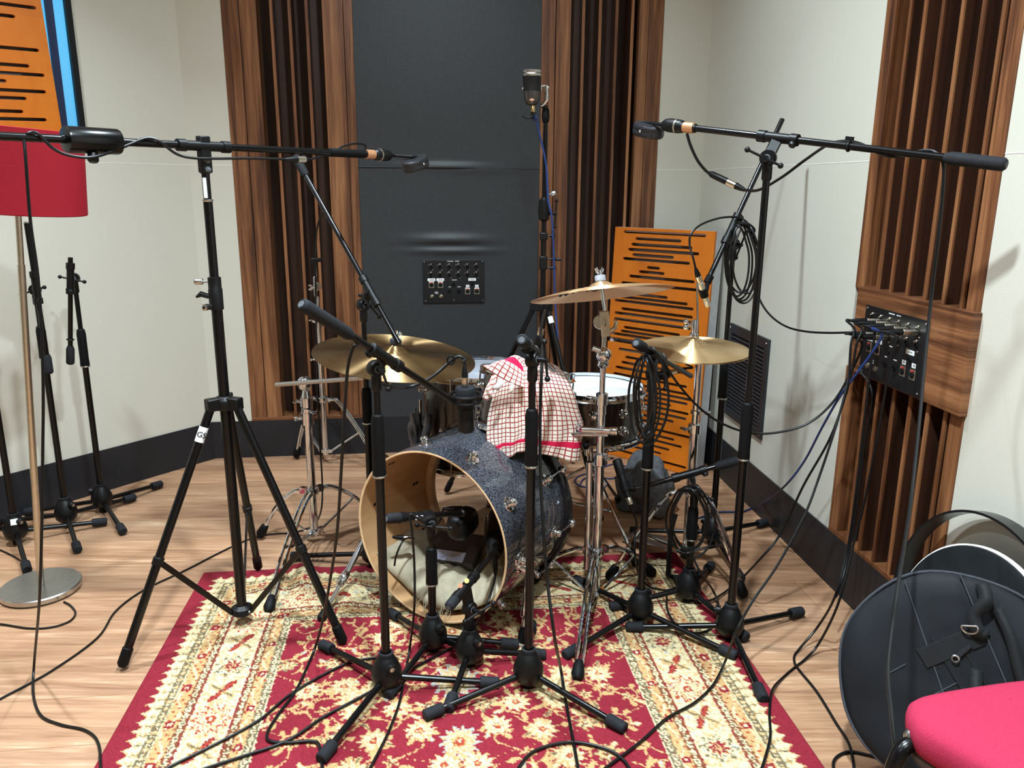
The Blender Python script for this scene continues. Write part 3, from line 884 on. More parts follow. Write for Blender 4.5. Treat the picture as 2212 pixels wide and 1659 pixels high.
# ------------------------------------------------------------------ microphones
def ribbon_mic(label, tip, d, head, tilt):
    """black ribbon microphone on the end of a boom: copper collar, bottle-shaped body, yoke, flat perforated head"""
    tip, d, head = Vector(tip), Vector(d).normalized(), Vector(head)
    th = thing('ribbon_microphone', label, 'microphone', tuple(tip), 'pair of black ribbon microphones over the drums')
    MB().tube([tip-d*0.006, tip-d*0.004, tip, tip+d*0.001], [0.0105,0.0118,0.0118,0.0095], 18).build('thread_ring', BLKM, th)
    MB().tube([tip, tip+d*0.001, tip+d*0.033, tip+d*0.034], [0.0128,0.0142,0.0142,0.0128], 22).build('collar', COP, th)['label'] = 'copper collar'
    s = tip + d*0.034
    MB().tube([s, s+d*0.004, s+d*0.012, s+d*0.021], [0.0135,0.0165,0.0178,0.0186], 22).build('lower_body', BLKM, th)
    MB().tube([s+d*0.021, s+d*0.0215, s+d*0.0255, s+d*0.026], [0.0186,0.0196,0.0196,0.0186], 24).build('ring', NICK, th)['label'] = 'pale metal ring'
    MB().tube([s+d*0.026, s+d*0.05, s+d*0.062, s+d*0.07, s+d*0.074], [0.0188,0.0188,0.0168,0.012,0.006], 22).build('upper_body', BLKM, th)
    n = s + d*0.072
    m = MB(); mid = head - d*0.012 + UP*0.02
    pts = [n-d*0.004, n+d*0.02, mid, mid + d*0.035]
    m.tube(pts, [0.0062,0.005,0.0052,0.004], 10)
    m.build('yoke', BLKM, th)
    ez = Vector(tilt).normalized(); F3 = frame(ez, d)
    ex, ey = F3.col[0], F3.col[1]
    if abs(ex.dot(d)) < abs(ey.dot(d)): ex, ey = ey, -ex
    # horseshoe-like flattened puck
    rings = [(0.70,-0.0175),(0.93,-0.0165),(1.0,-0.012),(1.0,-0.003),(0.985,-0.0018),(0.985,0.0018),(1.0,0.003),(1.0,0.012),(0.93,0.0165),(0.70,0.0175)]
    vs, fs = [], []; K = 36
    for rr, z in rings:
        for k in range(K):
            a = 2*PI*k/K
            vs.append(head + ex*(0.049*rr*math.cos(a)) + ey*(0.039*rr*math.sin(a)) + ez*z)
    for i in range(len(rings)-1):
        for k in range(K):
            l = (k+1) % K
            fs.append((i*K+k, i*K+l, (i+1)*K+l, (i+1)*K+k))
    fs.append(tuple(range(K-1,-1,-1))); fs.append(tuple((len(rings)-1)*K+k for k in range(K)))
    hd = MB().add(vs, fs).build('head', MESHM, th, smooth=50)
    sc = MB()
    for sgn in (-1, 1):
        q = head + (ey*sgn)*0.0385
        sc.ball(q, 0.0042, 10)
    sc.build('side_screws', STEEL, hd)
    return th
dr_ = (at(1500,277,2.26)-at(2165,355,1.70)).normalized()
rm_r = ribbon_mic('black ribbon microphone with copper collar above the crash and hi-hat cymbals', at(1500,277,2.26), dr_, at(1401,281,2.405), (0.06,-0.28,0.95))
dl_ = (at(790,333,2.57)-at(0,292,1.757)).normalized()
rm_l = ribbon_mic('black ribbon microphone with copper collar hanging in front of the charcoal fabric panel', at(790,333,2.57), dl_, at(897,353,2.675), (-0.16,-0.30,0.93))

# large condenser in a shock mount over the floor tom
p = at(1006,880,2.03); ax = V(0.02,0.03,-1).normalized()
tm = thing('shock_mounted_microphone', 'large black microphone pointing down in a shock mount at the left of the towel', 'microphone', tuple(p))
MB().lathe([(0,0.068),(0.018,0.068),(0.0225,0.062),(0.0225,-0.005),(0.0215,-0.012),(0.0,-0.012)], p, ax, 28).build('body', BLKM, tm)
MB().lathe([(0.0215,-0.012),(0.0235,-0.01),(0.0235,0.0),(0.0225,0.004)], p, ax, 28).build('band', RUBD, tm)
kn = MB().lathe([(0,-0.056),(0.0245,-0.056),(0.0265,-0.053),(0.0265,-0.036),(0.0245,-0.034),(0,-0.034)], p, ax, 40).build('knurled_cap', RUB, tm)
m = MB()
for sgn in (-1,1): m.tube([p+ax*-0.027+V(0.043*math.cos(a),0.043*math.sin(a),0)+ax*0.008*sgn for a in np.linspace(0,2*PI,37)[:-1]], 0.0042, 8, closed=True)
for k in range(12):
    a = 2*PI*k/12
    m.rod(p-ax*0.036+V(0.043*math.cos(a),0.043*math.sin(a),0), p-ax*0.018+V(0.043*math.cos(a),0.043*math.sin(a),0), 0.0026, n=6)
m.build('shock_ring', BLKM, tm)
m = MB()
for k in range(8):
    a = 2*PI*k/8; e = 2*PI*(k+0.5)/8
    m.rod(p-ax*0.027+V(0.043*math.cos(a),0.043*math.sin(a),0), p-ax*0.02+V(0.022*math.cos(e),0.022*math.sin(e),0), 0.0014, n=5)
m.build('elastic_cords', INK, tm)
q = p-ax*0.027; e = at(972,862,1.98)
MB().rod(q+(e-q).normalized()*0.042, e, 0.008, n=12).build('mount_arm', BLKM, tm)
xlr(tm, p-ax*0.056, -ax, L=0.062, r=0.0093)
tm_end = p-ax*0.118

# pencil condenser on the hi-hat
a, b_ = at(1529,661,2.57), at(1506,590,2.52); d = (b_-a).normalized()
hm = thing('pencil_microphone', 'small pale silver pencil microphone above the hi-hat', 'microphone', tuple(a))
MB().tube([a, a+d*0.002, a+d*0.028, a+d*0.03], [0.0085,0.0098,0.0098,0.0085], 18).build('capsule', SILV, hm)
MB().tube([a+d*0.03, a+d*0.033, a+d*0.095, a+d*0.097], [0.0085,0.0102,0.0102,0.0085], 18).build('body', SILV, hm)
hm_end = xlr(hm, a+d*0.097, d, L=0.058, r=0.0092)
cc_ = a+d*0.055
m = MB().tube([cc_-d*0.016, cc_-d*0.014, cc_+d*0.014, cc_+d*0.016], [0.012,0.0135,0.0135,0.012], 18)
m.rod(cc_+V(0.008,0,0.004), at(1530,603,2.58), 0.007); m.rod(at(1527,611,2.575), at(1535,596,2.582), 0.0125)
m.build('clip', RUBD, hm)

# side-address mic under the snare
a, b_ = at(1332,992,2.40), at(1357,1074,2.34); d = (b_-a).normalized()
sm = thing('snare_microphone', 'black stick microphone under the snare drum on the low boom', 'microphone', tuple(b_))
MB().tube([a, a+d*0.004, a+d*0.05, a+d*0.054], [0.012,0.0155,0.0155,0.0135], 20).build('grille_head', FOAM, sm)
MB().tube([a+d*0.054, a+d*0.1, b_], [0.0135,0.0125,0.0115], 18).build('body', BLKM, sm)
m = MB().rod(b_-d*0.02, b_-d*0.05, 0.016); m.rod(b_-d*0.03, at(1372,1056,2.355), 0.009); m.build('clip', RUBD, sm)
sm_end = xlr(sm, b_, d+V(0.1,0,-0.2), L=0.055)

# snare top mic
a, b_ = at(1404,818,2.40), at(1446,806,2.40); d = (b_-a).normalized()
sn = thing('snare_microphone', 'short black microphone aimed left over the snare drum, below the hi-hat', 'microphone', tuple(a))
MB().tube([a, a+d*0.003, a+d*0.028, a+d*0.032], [0.0125,0.0165,0.0165,0.013], 20).build('grille_head', FOAM, sn)
MB().tube([a+d*0.032, b_-d*0.004, b_], [0.013,0.012,0.010], 18).build('body', BLKM, sn)
m = MB().rod(a+d*0.034, a+d*0.055, 0.0155); m.rod(a+d*0.044, at(1440,782,2.3), 0.007); m.build('clip', RUBD, sn)
sn_end = xlr(sn, b_, d, L=0.055)

# rack tom mic behind the front stand
a, b_ = at(1150,782,2.22), at(1166,724,2.20); d = (b_-a).normalized()
tk = thing('tom_microphone', 'black microphone with silver plug behind the front boom stand, above the towel', 'microphone', tuple(a))
MB().tube([a, a+d*0.004, a+d*0.032, a+d*0.036], [0.012,0.016,0.016,0.013], 18).build('grille_head', FOAM, tk)
MB().tube([a+d*0.036, b_-d*0.004, b_], [0.013,0.012,0.010], 18).build('body', BLKM, tk)
tk_end = xlr(tk, b_, d, L=0.055)

# egg-shaped kick microphone
c = at(1000,1130,2.20)
km = thing('kick_microphone', 'large black egg-shaped microphone hanging inside the bass drum', 'microphone', tuple(c))
ez = V(0.45,0.75,0.12).normalized(); F3 = frame(ez)
def squircle(rx, ry, z, n=28, p=3.2):
    out = []
    for k in range(n):
        a = 2*PI*k/n; ca, sa = math.cos(a), math.sin(a)
        r = (abs(ca)**p + abs(sa)**p)**(-1/p)
        out.append(c + F3 @ V(rx*r*ca, ry*r*sa, z))
    return out
rows = [squircle(0.022,0.024,-0.05,p=2), squircle(0.03,0.034,-0.044,p=2.4), squircle(0.034,0.04,-0.03), squircle(0.035,0.041,0.012), squircle(0.034,0.04,0.016), squircle(0.03,0.036,0.04), squircle(0.018,0.022,0.055,p=2)]
vs = [q for r_ in rows for q in r_]; K = 28; fs = []
for i in range(len(rows)-1):
    for k in range(K):
        l = (k+1) % K; fs.append((i*K+k, i*K+l, (i+1)*K+l, (i+1)*K+k))
fs += [tuple(range(K-1,-1,-1)), tuple((len(rows)-1)*K+k for k in range(K))]
MB().add(vs, fs).build('capsule_body', BLKM, km, smooth=50)
MB().tube([c + F3 @ V(0.036*math.cos(a), 0.042*math.sin(a), 0.014) for a in np.linspace(0,2*PI,33)[:-1]], 0.0022, 6, closed=True).build('band', RUBD, km)
m = MB().rod(c+V(-0.012,-0.02,0.03), at(1000,1108,2.14), 0.008); m.ball(at(1000,1108,2.14), 0.012); m.build('swivel_bracket', BLKM, km)
km_end = xlr(km, c+V(0.0,0.0,0.046), V(-0.8,-0.3,0.12), L=0.06, shell=BLKM)
# long dynamic microphone on the right of the mouth
a, b_ = at(1076,1112,2.30), at(1068,1200,2.10); d = (b_-a).normalized()
k2m = thing('kick_microphone', 'long dark microphone standing against the right edge inside the bass drum', 'microphone', tuple(b_))
MB().tube([a, a+d*0.008, a+d*0.11, a+d*0.13, b_-d*0.03, b_], [0.020,0.030,0.031,0.028,0.026,0.018], 24).build('body', FOAM, k2m)
m = MB().rod(b_-d*0.06, b_-d*0.085, 0.033); m.rod(b_-d*0.07, at(1068,1192,2.06), 0.009); m.build('clip', RUBD, k2m)
k2_end = xlr(k2m, b_, V(0.05,-0.1,-1), L=0.062, shell=BLKM)

# room microphone on the tall stand
c = at(1149,190,3.17)
rmx = thing('room_microphone', 'large silver-topped microphone on top of the tall stand at the back', 'microphone', tuple(c))
def oval(rx, ry, z, n=30, p=2.6):
    out = []
    for k in range(n):
        a = 2*PI*k/n; ca, sa = math.cos(a), math.sin(a)
        r = (abs(ca)**p + abs(sa)**p)**(-1/p)
        out.append(c + V(rx*r*ca, ry*r*sa, z))
    return out
def loft(rows, name, mat, par, cap=True):
    K = len(rows[0]); vs = [q for r_ in rows for q in r_]; fs = []
    for i in range(len(rows)-1):
        for k in range(K):
            l = (k+1) % K; fs.append((i*K+k, i*K+l, (i+1)*K+l, (i+1)*K+k))
    if cap: fs += [tuple(range(K-1,-1,-1)), tuple((len(rows)-1)*K+k for k in range(K))]
    return MB().add(vs, fs).build(name, mat, par, smooth=50)
loft([oval(0.0315,0.026,-0.012), oval(0.0345,0.028,0.04), oval(0.0352,0.0285,0.041)], 'grille', FOAM, rmx)
loft([oval(0.0345,0.0278,0.0405), oval(0.0355,0.029,0.042), oval(0.0355,0.029,0.05), oval(0.034,0.0275,0.052)], 'lower_band', STEEL, rmx)
loft([oval(0.0345,0.028,0.053), oval(0.0355,0.029,0.055), oval(0.035,0.0285,0.062), oval(0.029,0.022,0.0665)], 'top_cap', STEEL, rmx)
loft([oval(0.013,0.013,-0.062,p=2), oval(0.022,0.02,-0.058,p=2), oval(0.029,0.025,-0.04,p=2.2), oval(0.031,0.0255,-0.012)], 'body', plain('dark_nickel', (92,86,82), 0.3, 0.8), rmx)
m = MB().prism([(-0.011,0),(0,-0.006),(0.011,0),(0,0.006)], c+V(0.0,-0.0262,-0.045), V(1,0,0.0), V(0,0.25,1).normalized(), V(0,1,-0.25).normalized(), -0.002, 0.004)
m.build('badge', plain('matte_rose_badge', (170,128,104), 0.8, 0.0, 0.2), rmx, smooth=0)
m = MB()
m.ball(c+V(0.034,0,0.0), 0.008, 12, (0.5,1,1.6)); m.rod(c+V(0.034,0,0.008), c+V(0.058,0,0.008), 0.004)
m.tube([c+V(0.053,0,0.008), c+V(0.056,0,-0.02), c+V(0.056,0,-0.045), c+V(0.045,0.01,-0.058), c+V(0.036,0.015,-0.062)], 0.0075, 12)
m.ball(c+V(-0.034,0,-0.002), 0.005, 10); m.ball(c+V(0.06,0,0.002), 0.006, 10)
m.build('bracket', CHR, rmx)
m = MB().rod(c+V(0.043,0.015,-0.062), b+UP*cz(236), 0.008); m.build('stud', BLKM, rmx)
rm_end = xlr(rmx, c+V(0.004,0,-0.062), V(0.05,0,-1), L=0.055, shell=plain('gold_plug', (215,190,130), 0.25, 1.0))
MB().tube(spline([at(1157,242,3.16), at(1150,252,3.15), at(1138,256,3.15), at(1128,250,3.15)], 5), 0.003, 6).build('velcro_strap', RUBD, rmx)
# ------------------------------------------------------------------ drums
def turret_lug(parent, p, n, r=0.017, mat=CHR):
    m = MB().lathe([(0,0.026),(r*0.55,0.0255),(r*0.8,0.021),(r*0.85,0.014),(r*0.62,0.010),(r*0.7,0.006),(r*1.35,0.004),(r*1.5,0.0),(0,0)], p, n, 20)
    return m.build('lug', mat, parent)

KTH = -0.5249773; KR = 0.2668516
kc = V(-0.24023, 2.13604, KR+0.012); ke = V(math.cos(KTH), math.sin(KTH), 0); ka = V(-math.sin(KTH), math.cos(KTH), 0)
KD = 0.37
kd = thing('bass_drum', 'charcoal sparkle bass drum lying open toward the camera at the middle of the rug', 'bass drum', (kc.x, kc.y, 0))
def kp(t, r, a):
    return kc + (ke*math.cos(t) + UP*math.sin(t))*r + ka*a
def kcyl(r0, r1, a0, a1, n=72):
    return MB().lathe([(r0,a0),(r1,a1)], kc, ka, n)
MB().lathe([(KR-0.0012,0.0005),(KR,0.004),(KR,KD)], kc, ka, 96).build('shell', SPARK, kd, recalc=True)
MB().lathe([(KR-0.0085,0.0015),(KR-0.0085,KD)], kc, ka, 96).build('inner_shell', INNER, kd)
MB().lathe([(KR-0.0085,0.002),(KR-0.0055,0.0),(KR-0.001,0.0006)], kc, ka, 96).build('bearing_edge', MAPEDGE, kd)
MB().lathe([(KR+0.002,KD-0.022),(KR+0.013,KD-0.022),(KR+0.014,KD-0.019),(KR+0.014,KD+0.012),(KR+0.0125,KD+0.014),(KR+0.003,KD+0.014),(KR+0.002,KD-0.022)], kc, ka, 96).build('rear_hoop', plain('dark_hoop', (26,25,27), 0.15, 0.0, 0.6), kd)
MB().lathe([(KR-0.006,KD-0.03),(KR-0.03,KD-0.03),(KR-0.03,KD-0.006),(KR-0.006,KD-0.006)], kc, ka, 96).build('rear_inner_ring', plain('maple_light_ring', (206,176,142), 0.6), kd)
# clear batter head
t = NT('clear_drum_film')
tr = t.n('ShaderNodeBsdfTransparent'); gl = t.n('ShaderNodeBsdfGlossy'); gl.inputs['Roughness'].default_value = 0.08
mx = t.n('ShaderNodeMixShader'); mx.inputs[0].default_value = 0.05
t.l(tr.outputs[0], mx.inputs[1]); t.l(gl.outputs[0], mx.inputs[2]); t.l(mx.outputs[0], t.t.nodes['Material Output'].inputs[0])
MB().lathe([(0.0005,KD-0.001),(KR-0.002,KD-0.001)], kc, ka, 64).build('rear_head', t.m, kd)
for t_ in [math.radians(66-36*i) for i in range(10)]:
    n = (ke*math.cos(t_) + UP*math.sin(t_))
    if kp(t_, KR+0.03, 0.07).z > 0.03:
        turret_lug(kd, kp(t_, KR-0.001, 0.068), n, 0.0150)
        turret_lug(kd, kp(t_, KR-0.001, KD-0.085), n, 0.0135)
        m = MB().rod(kp(t_, KR+0.016, KD-0.085), kp(t_, KR+0.018, KD+0.02), 0.0035, n=8)
        m.ball(kp(t_, KR+0.018, KD+0.004), 0.012, 12, (1,1,1.2))
        m.build('tension_claw', CHR, kd)
hb = MB()
for i in range(10):
    for da in (0.068, 0.084):
        t_ = math.radians(66-36*i)
        hb.lathe([(0,0.0012),(0.0055,0.0012),(0.006,0.0)], kp(t_+0.0, KR-0.0085, da+0.0), -(ke*math.cos(t_)+UP*math.sin(t_)), 12)
        hb.lathe([(0,0.0012),(0.0055,0.0012),(0.006,0.0)], kp(t_+0.0, KR-0.0085, KD-0.075-da+0.06), -(ke*math.cos(t_)+UP*math.sin(t_)), 12)
hb.build('inside_bolts', INK, kd)
# spurs
for lab, t0, foot in (('r', math.radians(-12), onf(1128,1386,0.01)), ('l', math.radians(192), onf(692,1340,0.012))):
    n = ke*math.cos(t0) + UP*math.sin(t0)
    p0 = kp(t0, KR, 0.085)
    m = MB().lathe([(0,0.034),(0.014,0.032),(0.02,0.024),(0.022,0.008),(0.028,0.004),(0.028,0.0),(0,0)], p0, n, 20)
    br = m.build('spur_bracket', CHR, kd)
    q0 = p0 + n*0.026
    dd = (foot-q0).normalized()
    kk = (foot-q0).length
    sp_ = MB().rod(q0-dd*0.03, q0+dd*kk*0.62, 0.0095).rod(q0+dd*kk*0.6, q0+dd*(kk-0.02), 0.0062).build('spur_leg', CHR, kd)
    MB().tube([q0+dd*kk*0.5, q0+dd*kk*0.52, q0+dd*kk*0.63, q0+dd*kk*0.65], [0.010,0.0135,0.0135,0.010], 16).build('spur_clamp', CHR, sp_)
    MB().tube([q0+dd*(kk-0.045), q0+dd*(kk-0.03), q0+dd*(kk-0.006), q0+dd*kk], [0.007,0.0125,0.0145,0.010], 14).build('rubber_foot', RUBD, sp_)

def drum(name, label, cat, c, ax, R, depth, hoop, lugs, shell, head, hoop_h=0.022, legs=None, phase=0.2, rows=2):
    """c = centre of the top head"""
    c, ax = Vector(c), Vector(ax).normalized()
    th = thing(name, label, cat, (c.x, c.y, 0 if legs else c.z-depth))
    MB().lathe([(R,-0.008),(R,-depth+0.008)], c, ax, 64).build('shell', shell, th)
    MB().lathe([(0.0004,0.0),(R*0.97,0.0),(R+0.002,-0.005)], c, ax, 64).build('top_head', head, th)
    MB().lathe([(0.0004,-depth),(R*0.97,-depth),(R+0.002,-depth+0.005)], c, ax, 64).build('bottom_head', HEADC, th)
    for s_, nm in ((0, 'top_hoop'), (-depth, 'bottom_hoop')):
        k = 1 if s_ == 0 else -1
        MB().lathe([(R+0.003,s_+k*0.001),(R+0.004,s_+k*0.012),(R+0.009,s_+k*0.0125),(R+0.0085,s_),(R+0.010,s_-k*0.004),(R+0.016,s_-k*0.009),(R+0.013,s_-k*0.0125),(R+0.003,s_-k*0.010)], c, ax, 64).build(nm, hoop, th)
    F3 = frame(ax)
    for i in range(lugs):
        a = 2*PI*i/lugs + phase
        n = F3 @ V(math.cos(a), math.sin(a), 0)
        for row in ((-0.055, -depth+0.055) if rows == 2 else (-depth/2,)):
            lg = turret_lug(th, c + n*(R-0.001) + ax*row, n, 0.0125)
            k = 0 if row > -depth/2 else -depth
            MB().rod(c + n*(R+0.012) + ax*row, c + n*(R+0.0115) + ax*(k + (0.012 if k == 0 else -0.012)), 0.0028, n=8).build('tension_rod', CHR, lg)
    if legs:
        for a in legs:
            n = V(math.cos(a), math.sin(a), 0)
            p = V(c.x, c.y, 0) + n*(R+0.018)
            lg = MB().rod(p+UP*(c.z-depth*0.28), p+UP*0.03+n*0.0, 0.0055).rod(p+UP*0.035, p+n*0.04+UP*0.012, 0.0055).build('leg', CHR, th)
            MB().ball(p+n*0.045+UP*0.014, 0.013, 12).build('rubber_foot', RUBD, lg)
            MB().box(p-n*0.006+UP*(c.z-depth*0.62), (0.03,0.03,0.055), Matrix.Rotation(a,3,'Z')).build('leg_bracket', CHR, th, bevel=0.006)
    return th
ft = drum('floor_tom', 'dark burst floor tom behind the bass drum on the left, under the ride cymbal', 'drum', (-0.115, 2.765, 0.640), (0,0.03,1), 0.203, 0.325, CHR, 8, BURST, HEADC, legs=(math.radians(200), math.radians(85), math.radians(-40)), phase=0.35)
tom_c = at(1140,806,2.44)
rt = drum('rack_tom', 'rack tom above the bass drum, mostly hidden under the checked towel', 'drum', tom_c, (0.10,0.16,1), 0.138, 0.17, CHR, 6, BURST, HEADW, phase=0.1)
sd = drum('snare_drum', 'dark wood snare drum with a white head behind the crash stand', 'drum', (0.290, 2.77, 0.578), (0.01,0.0,1), 0.178, 0.172, CHR, 10, BURST, HEADW, phase=0.25)

# snare stand under it
st = thing('snare_stand', 'chrome snare stand under the dark wood snare drum', 'drum stand', (0.29, 2.77, 0))
bs = V(0.29, 2.77, 0)
MB().rod(bs+UP*0.10, bs+UP*0.33, 0.011).build('post', CHR, st)
for a in (-100, 20, 140):
    u = V(math.cos(math.radians(a)), math.sin(math.radians(a)), 0)
    MB().tube([bs+UP*0.33, bs+u*0.09+UP*0.365, bs+u*0.184+UP*0.385, bs+u*0.202+UP*0.392, bs+u*0.204+UP*0.425], 0.0065, 10).build('basket_arm', CHR, st)
    MB().ball(bs+u*0.204+UP*0.42, 0.011, 10).build('rubber_tip', RUBD, st)
for a in (-62, 58, 178):
    u = V(math.cos(math.radians(a)), math.sin(math.radians(a)), 0)
    l = MB().tube([bs+UP*0.27+u*0.018, bs+u*0.06+UP*0.245, bs+u*0.29+UP*0.035], 0.0065, 8).build('leg', CHR, st)
    MB().tube([bs+u*0.255+UP*0.067, bs+u*0.262+UP*0.06, bs+u*0.305+UP*0.018, bs+u*0.312+UP*0.012], [0.008,0.013,0.0145,0.010], 12).build('rubber_foot', RUBD, l)
    MB().rod(bs+UP*0.12+u*0.015, bs+u*0.16+UP*0.155, 0.005, n=8).build('brace', CHR, st)

# ------------------------------------------------------------------ cymbals
def cymbal(name, label, cat, c, n, R, bell, bow, mat, twist=0.0, group=None, parent=None, thick=0.0012):
    """lathe in its own axis so the lathing grooves run round it"""
    n = Vector(n).normalized()
    prof = [(0.006, bow+bell), (bell*0.9, bow+bell*0.92), (bell*1.6, bow+bell*0.62), (bell*2.2, bow+bell*0.2), (bell*2.45, bow)]
    r0 = bell*2.45
    for i in range(1, 15):
        q = i/14; r = r0+(R-r0)*q
        prof.append((r, bow*(1-q**1.7)))
    under = [(r, z-thick) for r, z in reversed(prof)]
    M4 = frame(n, (0,1,0)).to_4x4(); M4.translation = Vector(c)
    m = MB().lathe(prof+under+[prof[0]], (0,0,0), (0,0,1), 96)
    o = m.build(name, mat, parent, smooth=50, mat4=M4)
    if label: tag(o, label, cat, group)
    return o
def wingnut(parent, c, n, name='wing_nut'):
    c, n = Vector(c), Vector(n).normalized(); s = n.orthogonal().normalized()
    if abs(s.x) < 0.5: s = n.cross(s).normalized()
    m = MB().lathe([(0,0.014),(0.007,0.013),(0.008,0.0),(0,0)], c, n, 14)
    for k in (-1,1):
        m.tube([c+n*0.004+s*k*0.005, c+n*0.007+s*k*0.014, c+n*0.017+s*k*0.019, c+n*0.02+s*k*0.014, c+n*0.012+s*k*0.008], 0.003, 8)
    return m.build(name, CHR, parent)

def chrome_tripod(th, b, zu, zl, feet, rtube, double=(), rub=RUBD, flat=True):
    """collar, curved legs with braces, rubber feet"""
    b = Vector(b)
    m = MB().lathe([(rtube,zu-0.014),(rtube+0.009,zu-0.012),(rtube+0.011,zu),(rtube+0.009,zu+0.012),(rtube,zu+0.014)], b, UP, 20)
    m2 = MB().lathe([(rtube,zl-0.010),(rtube+0.008,zl-0.008),(rtube+0.008,zl+0.008),(rtube,zl+0.010)], b, UP, 20)
    for f in feet:
        u = (Vector((f[0], f[1], 0))-Vector((b.x,b.y,0))).normalized()
        m.box(b+u*(rtube+0.014)+UP*zu, (0.028,0.02,0.022), Matrix.Rotation(math.atan2(u.y,u.x),3,'Z'))
        m2.box(b+u*(rtube+0.010)+UP*zl, (0.02,0.016,0.016), Matrix.Rotation(math.atan2(u.y,u.x),3,'Z'))
    m.build('leg_collar', CHR, th); m2.build('lower_collar', CHR, th)
    for i, f in enumerate(feet):
        f = Vector(f); u = Vector((f.x-b.x, f.y-b.y, 0)); L = u.length; u.normalize(); w = u.cross(UP)
        p0 = b+u*(rtube+0.022)+UP*zu; f0 = Vector((f.x, f.y, 0.022))
        pts = [p0, p0+u*L*0.16+UP*(-0.008), p0 + (f0-p0)*0.55 + UP*0.022 + u*0.012, f0-u*0.004]
        pts = spline(pts, 4)
        m = MB()
        offs = (-0.0085, 0.0085) if i in double else (0.0,)
        for o_ in offs: m.tube([q+w*o_ for q in pts], 0.0055 if i in double else 0.0075, 8)
        l = m.build('leg', CHR, th)
        d = (pts[-1]-pts[-2]).normalized()
        e = Vector((f.x, f.y, 0.016))
        MB().tube([e-d*0.05, e-d*0.046, e-d*0.01, e+d*0.004], [0.010,0.0135,0.0185,0.012], 14).build('rubber_foot', rub, l)
        q = pts[int(len(pts)*0.62)]
        e0 = b+u*(rtube+0.016)+UP*zl
        m = MB()
        for o_ in ((-0.007,0.007) if i in double else (0.0,)): m.rod(e0+w*o_, q+w*o_, 0.0045, n=8)
        m.build('brace', CHR, th)

def clamp_block(th, c, w=0.036, h=0.03, wing=None, name='clamp'):
    m = MB().lathe([(0.010,-h/2),(w/2,-h/2+0.003),(w/2,h/2-0.003),(0.010,h/2)], c, UP, 18)
    if wing is not None:
        wv = Vector(wing).normalized()
        m.rod(Vector(c), Vector(c)+wv*0.034, 0.0055)
        e = Vector(c)+wv*0.036; s = wv.cross(UP).normalized()
        m.tube([e-s*0.016+wv*0.008, e-s*0.006, e, e+s*0.006, e+s*0.016+wv*0.008], [0.003,0.005,0.006,0.005,0.003], 8)
    return m.build(name, CHR, th)

# A: boom stand that carries the ride
bA = V(-0.722, 2.689, 0); zA = lambda y, x=660: at(x, y, 2.689).z
A_ = thing('cymbal_stand', 'chrome cymbal stand left of the bass drum, horizontal arm under the ride', 'cymbal stand', tuple(bA), 'chrome cymbal stands')
MB().rod(bA+UP*0.03, bA+UP*zA(905), 0.0152, n=20).build('lower_tube', CHR, A_)
MB().rod(bA+UP*zA(905), bA+UP*zA(850), 0.0115, n=18).build('upper_tube', CHR, A_)
clamp_block(A_, bA+UP*zA(903), 0.046, 0.05, (-1,-0.3,0)); clamp_block(A_, bA+UP*zA(868), 0.044, 0.038, (-1,0.2,0)); clamp_block(A_, bA+UP*zA(888), 0.040, 0.028, (0.8,-0.6,0))
MB().lathe([(0.0115,zA(862)),(0.0175,zA(858)),(0.012,zA(843)),(0.016,zA(838)),(0,zA(836))], bA, UP, 20).build('tilter_neck', CHR, A_)
MB().ball(bA+UP*zA(826)+V(0,-0.014,0), 0.026, 22).build('ratchet_ball', CHR, A_)
armA, armB = at(597,831,2.70), at(838,812,2.46)
MB().rod(armA, armB, 0.0078, n=16).build('boom_arm', STEEL, A_)
chrome_tripod(A_, bA, 0.205, 0.045, [onf(562,1160,0.01), onf(580,1322,0.01), onf(812,1118,0.01)], 0.0152, double=(1,))
rc = at(853,763,2.46); rn = V(0.11,-0.07,1).normalized()
ridepost = rc + rn*0.0
m = MB().rod(armB, armB+UP*0.03, 0.012); m.rod(armB+UP*0.01, rc+rn*0.075, 0.005); m.ball(armB, 0.017, 16)
m.tube([armB+V(-0.02,-0.02,-0.012), armB+V(0,-0.022,-0.03), armB+V(0.02,-0.02,-0.012)], 0.004, 8)
m.build('tilter', CHR, A_)
ride = cymbal('ride_cymbal', 'large dark bronze ride cymbal at the left, tilted down to the right', 'cymbal', rc-rn*0.010, rn, 0.257, 0.019, 0.022, RIDEM, group='bronze cymbals of the drum kit')
MB().lathe([(0.004,0),(0.018,0.001),(0.019,0.006),(0.018,0.016),(0.004,0.017)], rc+rn*0.031, rn, 24).build('felt', FELT, A_)
wingnut(A_, rc+rn*0.048, rn)

# B: far straight stand in front of the left slats
bB = onf(705,1003,0); bB.z = 0; YB = bB.y; zB = lambda y: at(690, y, YB).z
B_ = thing('cymbal_stand', 'tall thin chrome stand in front of the left wood slats, no cymbal on it', 'cymbal stand', tuple(bB), 'chrome cymbal stands')
MB().rod(bB+UP*0.05, bB+UP*zB(780), 0.0135, n=18).build('lower_tube', CHR, B_)
MB().rod(bB+UP*zB(785), bB+UP*zB(700), 0.0105, n=16).build('middle_tube', CHR, B_)
MB().rod(bB+UP*zB(705), bB+UP*zB(640), 0.007, n=14).build('upper_tube', CHR, B_)
clamp_block(B_, bB+UP*zB(776), 0.036, 0.045, (-1,-0.3,0)); clamp_block(B_, bB+UP*zB(700), 0.03, 0.035, (-1,-0.1,0.5))
m = MB().lathe([(0,-0.010),(0.017,-0.010),(0.02,0),(0.017,0.010),(0,0.010)], bB+V(0.004,-0.012,zB(618)), V(0.6,-0.8,0), 20)
m.box(bB+V(-0.004,-0.01,zB(618)), (0.014,0.02,0.09)); m.rod(bB+UP*zB(625), bB+UP*zB(565), 0.0035)
